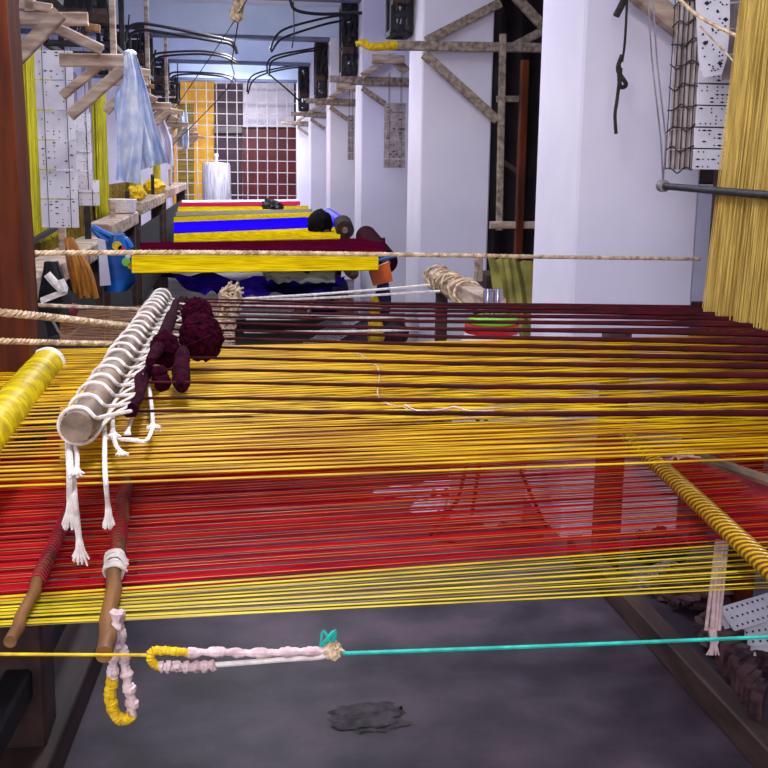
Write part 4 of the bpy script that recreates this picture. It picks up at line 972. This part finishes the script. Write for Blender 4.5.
# nearer curved strip of cards
t = thing('card_chain', 'narrow curved strip of white punched cards hanging in front of the card stack', 'punched cards', at(706, 80, Y=3.6), 'punched card chains')
rows = [(703, 78, 722, 74), (699, 60, 727, 58), (698, 38, 729, 38), (697, 16, 730, 16), (696, -8, 730, -8), (696, -34, 730, -34)]
for i in range(5):
    a_, c_ = rows[i], rows[i+1]; b = MB()
    q = [at(a_[0], a_[1], Y=3.62), at(a_[2], a_[3], Y=3.62), at(c_[2], c_[3], Y=3.62), at(c_[0], c_[1], Y=3.62)]
    b.hexa(*q, (0, .006, 0)); b.mi = 1; rnd = random.Random(i)
    for k in range(12):
        u, v_ = rnd.uniform(.12, .9), rnd.uniform(.12, .88); p = q[0].lerp(q[1], u).lerp(q[3].lerp(q[2], u), v_)-V((0, .0015, 0)); r = .0035 if k else .008
        b.add([p+V((-r*1.3, 0, 0)), p+V((0, 0, -r)), p+V((r*1.3, 0, 0)), p+V((0, 0, r))], [(0, 1, 2, 3)])
    b.build('card', ['card', 'hole'], t, False)
t = thing('card_chain', 'dusty lilac strip of punched cards right of the curved white strip', 'punched cards', at(740, 80, Y=3.68), 'punched card chains')
for i in range(4):
    b = MB(); b.hexa(at(722+i*1.5, 80-i*26, Y=3.7), at(775, 76-i*26, Y=3.7), at(775, 52-i*26, Y=3.7), at(723.5+i*1.5, 56-i*26, Y=3.7), (0, .006, 0)); b.build('card', ['cardedge', 'hole'], t, False)
b = MB(); b.tube(curve([at(676, -4, Y=3.5), at(700, 17, Y=3.4), at(735, 35, Y=3.3), at(780, 52, Y=3.2)], 6), .006, 6); tag(b.build('guide_cord', 'jute', None), 'olive cord slanting across the upper punched cards', 'cord')
b = MB(); b.tube(curve([at(700, 26, Y=3.45), at(725, 52, Y=3.4), at(750, 76, Y=3.3), at(780, 84, Y=3.2)], 6), .003, 6); tag(b.build('guide_cord', 'jute', None), 'thin cord slanting lower across the punched cards', 'cord')
b = MB(); b.beam(at(622, -22, Y=4.35), at(700, 44, Y=4.35), .075, .09, up=(0, 1, 0)); tag(b.build('brace_beam', 'wood', None), 'pale timber brace slanting behind the punched card stack', 'beam')
b = MB(); b.tube(curve([at(628, -20, Y=4.3), at(625, 40, Y=4.3), at(622, 62, Y=4.3)], 5), .005, 6)
b.tube(curve([at(622, 55, Y=4.3), at(618, 70, Y=4.3), at(626, 84, Y=4.3), at(620, 86, Y=4.3), at(619, 66, Y=4.3)], 5), .009, 7)
b.tube(curve([at(621, 68, Y=4.3), at(617, 100, Y=4.3), at(615, 115, Y=4.3), at(616, 134, Y=4.3)], 5), .007, 7)
b.tube(curve([at(616, 16, Y=4.3), at(620, 8, Y=4.3), at(627, -6, Y=4.3)], 5), .014, 7)
tag(b.build('tangled_rope', 'twine', None), 'dark tangled rope hanging before the nearest white pillar', 'rope')
b = MB(); b.beam((2.02, 4.4, 0), (2.02, 4.4, 1.9), .06, .06, up=(0, 1, 0)); tag(b.build('frame_post', 'darkwood', None), 'dark brown upright post just right of the nearest pillar', 'post')
b = MB(); b.beam((1.86, 3.66, 0), (1.86, 3.66, 1.56), .08, .08, up=(0, 1, 0)); tag(b.build('frame_post', 'redwood', None), 'reddish upright post behind the left edge of the gold harness', 'post')
cord([at(636, -10, Y=4.72), at(650, 60, Y=4.72), at(665, 160, Y=4.72)], .003, 'steel', 'thin string beside the dark bar strings')

# ------------------------------------------------------------------ clutter on the floor
hc = at(490, 534, Z=.02)
t = thing('wire_stand', 'black wire hoop with twisted uprights on the floor under the red threads', 'stand', hc)
b = MB(); b.tube([hc+V((.235*cos(q/24*2*pi), .14*sin(q/24*2*pi), 0)) for q in range(25)], .01, 8); b.build('hoop', 'black', t)
for (x0, y0, x1, y1) in ((478, 420, 458, 500), (486, 420, 472, 515), (458, 500, 430, 535), (520, 470, 548, 535)):
    a_ = at(x0, y0, Y=hc.y); c_ = at(x1, y1, Y=hc.y); c_.z = max(c_.z, .02); a_.z = max(a_.z, .02)
    b = MB(); b.rope([a_, c_], .01, 8, 2); b.build('twisted_upright', 'black', t)
for i, (x, y, sx, sy) in enumerate(((400, 498, 30, 6), (440, 490, 22, 5), (470, 508, 26, 7), (425, 512, 18, 6))):
    z = .012; a_ = at(x-sx, y, Z=z); c_ = at(x+sx, y, Z=z)
    sheet(None, 'paper_scrap', 'paper', [a_, c_, c_+V((.05, .16, .03)), a_+V((.06, .14, .01))], 8, 4, .03, 3, .003, seed=i)
    tag(bpy.context.scene.collection.objects[-1], ['crumpled paper on the floor, leftmost below the red threads', 'crumpled paper on the floor, farthest one beside the wire hoop', 'crumpled paper on the floor, rightmost inside the wire hoop', 'crumpled paper on the floor, nearest one beside the wire hoop'][i], 'paper', 'paper scraps on the floor')
for i, (x, y, rx, ry, rz, m, lab) in enumerate((
        (650, 588, .16, .12, .05, 'clear', 'crumpled pale plastic sheet beside the floor beam'),
        (700, 600, .16, .16, .08, 'darkclutter', 'dusty dark cloth heap beyond the floor beam'),
        (745, 650, .14, .2, .07, 'darkclutter', 'dusty dark cloth heap nearer the right edge'),
        (660, 560, .1, .12, .08, 'blackcloth', 'small black cloth heap behind the pale plastic'))):
    p = at(x, y, Z=0)
    p.x = max(p.x, 1.62+rx*.6)
    b = MB(); b.blob(p+V((0, 0, rz*.6)), (rx, ry, rz), .38, 3.0, i+11, 22)
    for v in b.v: v.z = max(v.z, .002)
    tag(b.build('cloth_heap' if i != 0 else 'plastic_sheet', m, None), lab, 'cloth' if i else 'plastic sheet')
t = thing('card_chain', 'lilac-white punched cards dumped on the floor at the right edge', 'punched cards', at(756, 620, Z=.1), 'punched card chains')
for i in range(4):
    c_ = at(752+i*3, 612+i*10, Z=.2-.03*i); rot = Matrix.Rotation(radians(25-i*12), 3, 'Z') @ Matrix.Rotation(radians(40+i*8), 3, 'X')
    b = MB(); b.box(c_, (.24, .09, .006), rot); b.mi = 1; rnd = random.Random(i)
    for k in range(26):
        u = V((-.1+.2*(k % 9)/8, -.03+.03*(k//9), .0042)); b.box(c_+rot @ u, (.007, .007, .001), rot)
    b.build('card', ['card', 'hole'], t, False)
b = MB()
for i in range(10):
    c_ = at(726+i*3.5, 640+i*7, Z=.12); b.box(c_, (.09, .035, random.uniform(.08, .11)), Matrix.Rotation(radians(20+i*4), 3, 'Z'))
o = b.build('card_bundle', 'darkclutter', None, False); tag(o, 'old brown card bundle lying along the floor at the right', 'punched cards', None, 'stuff')
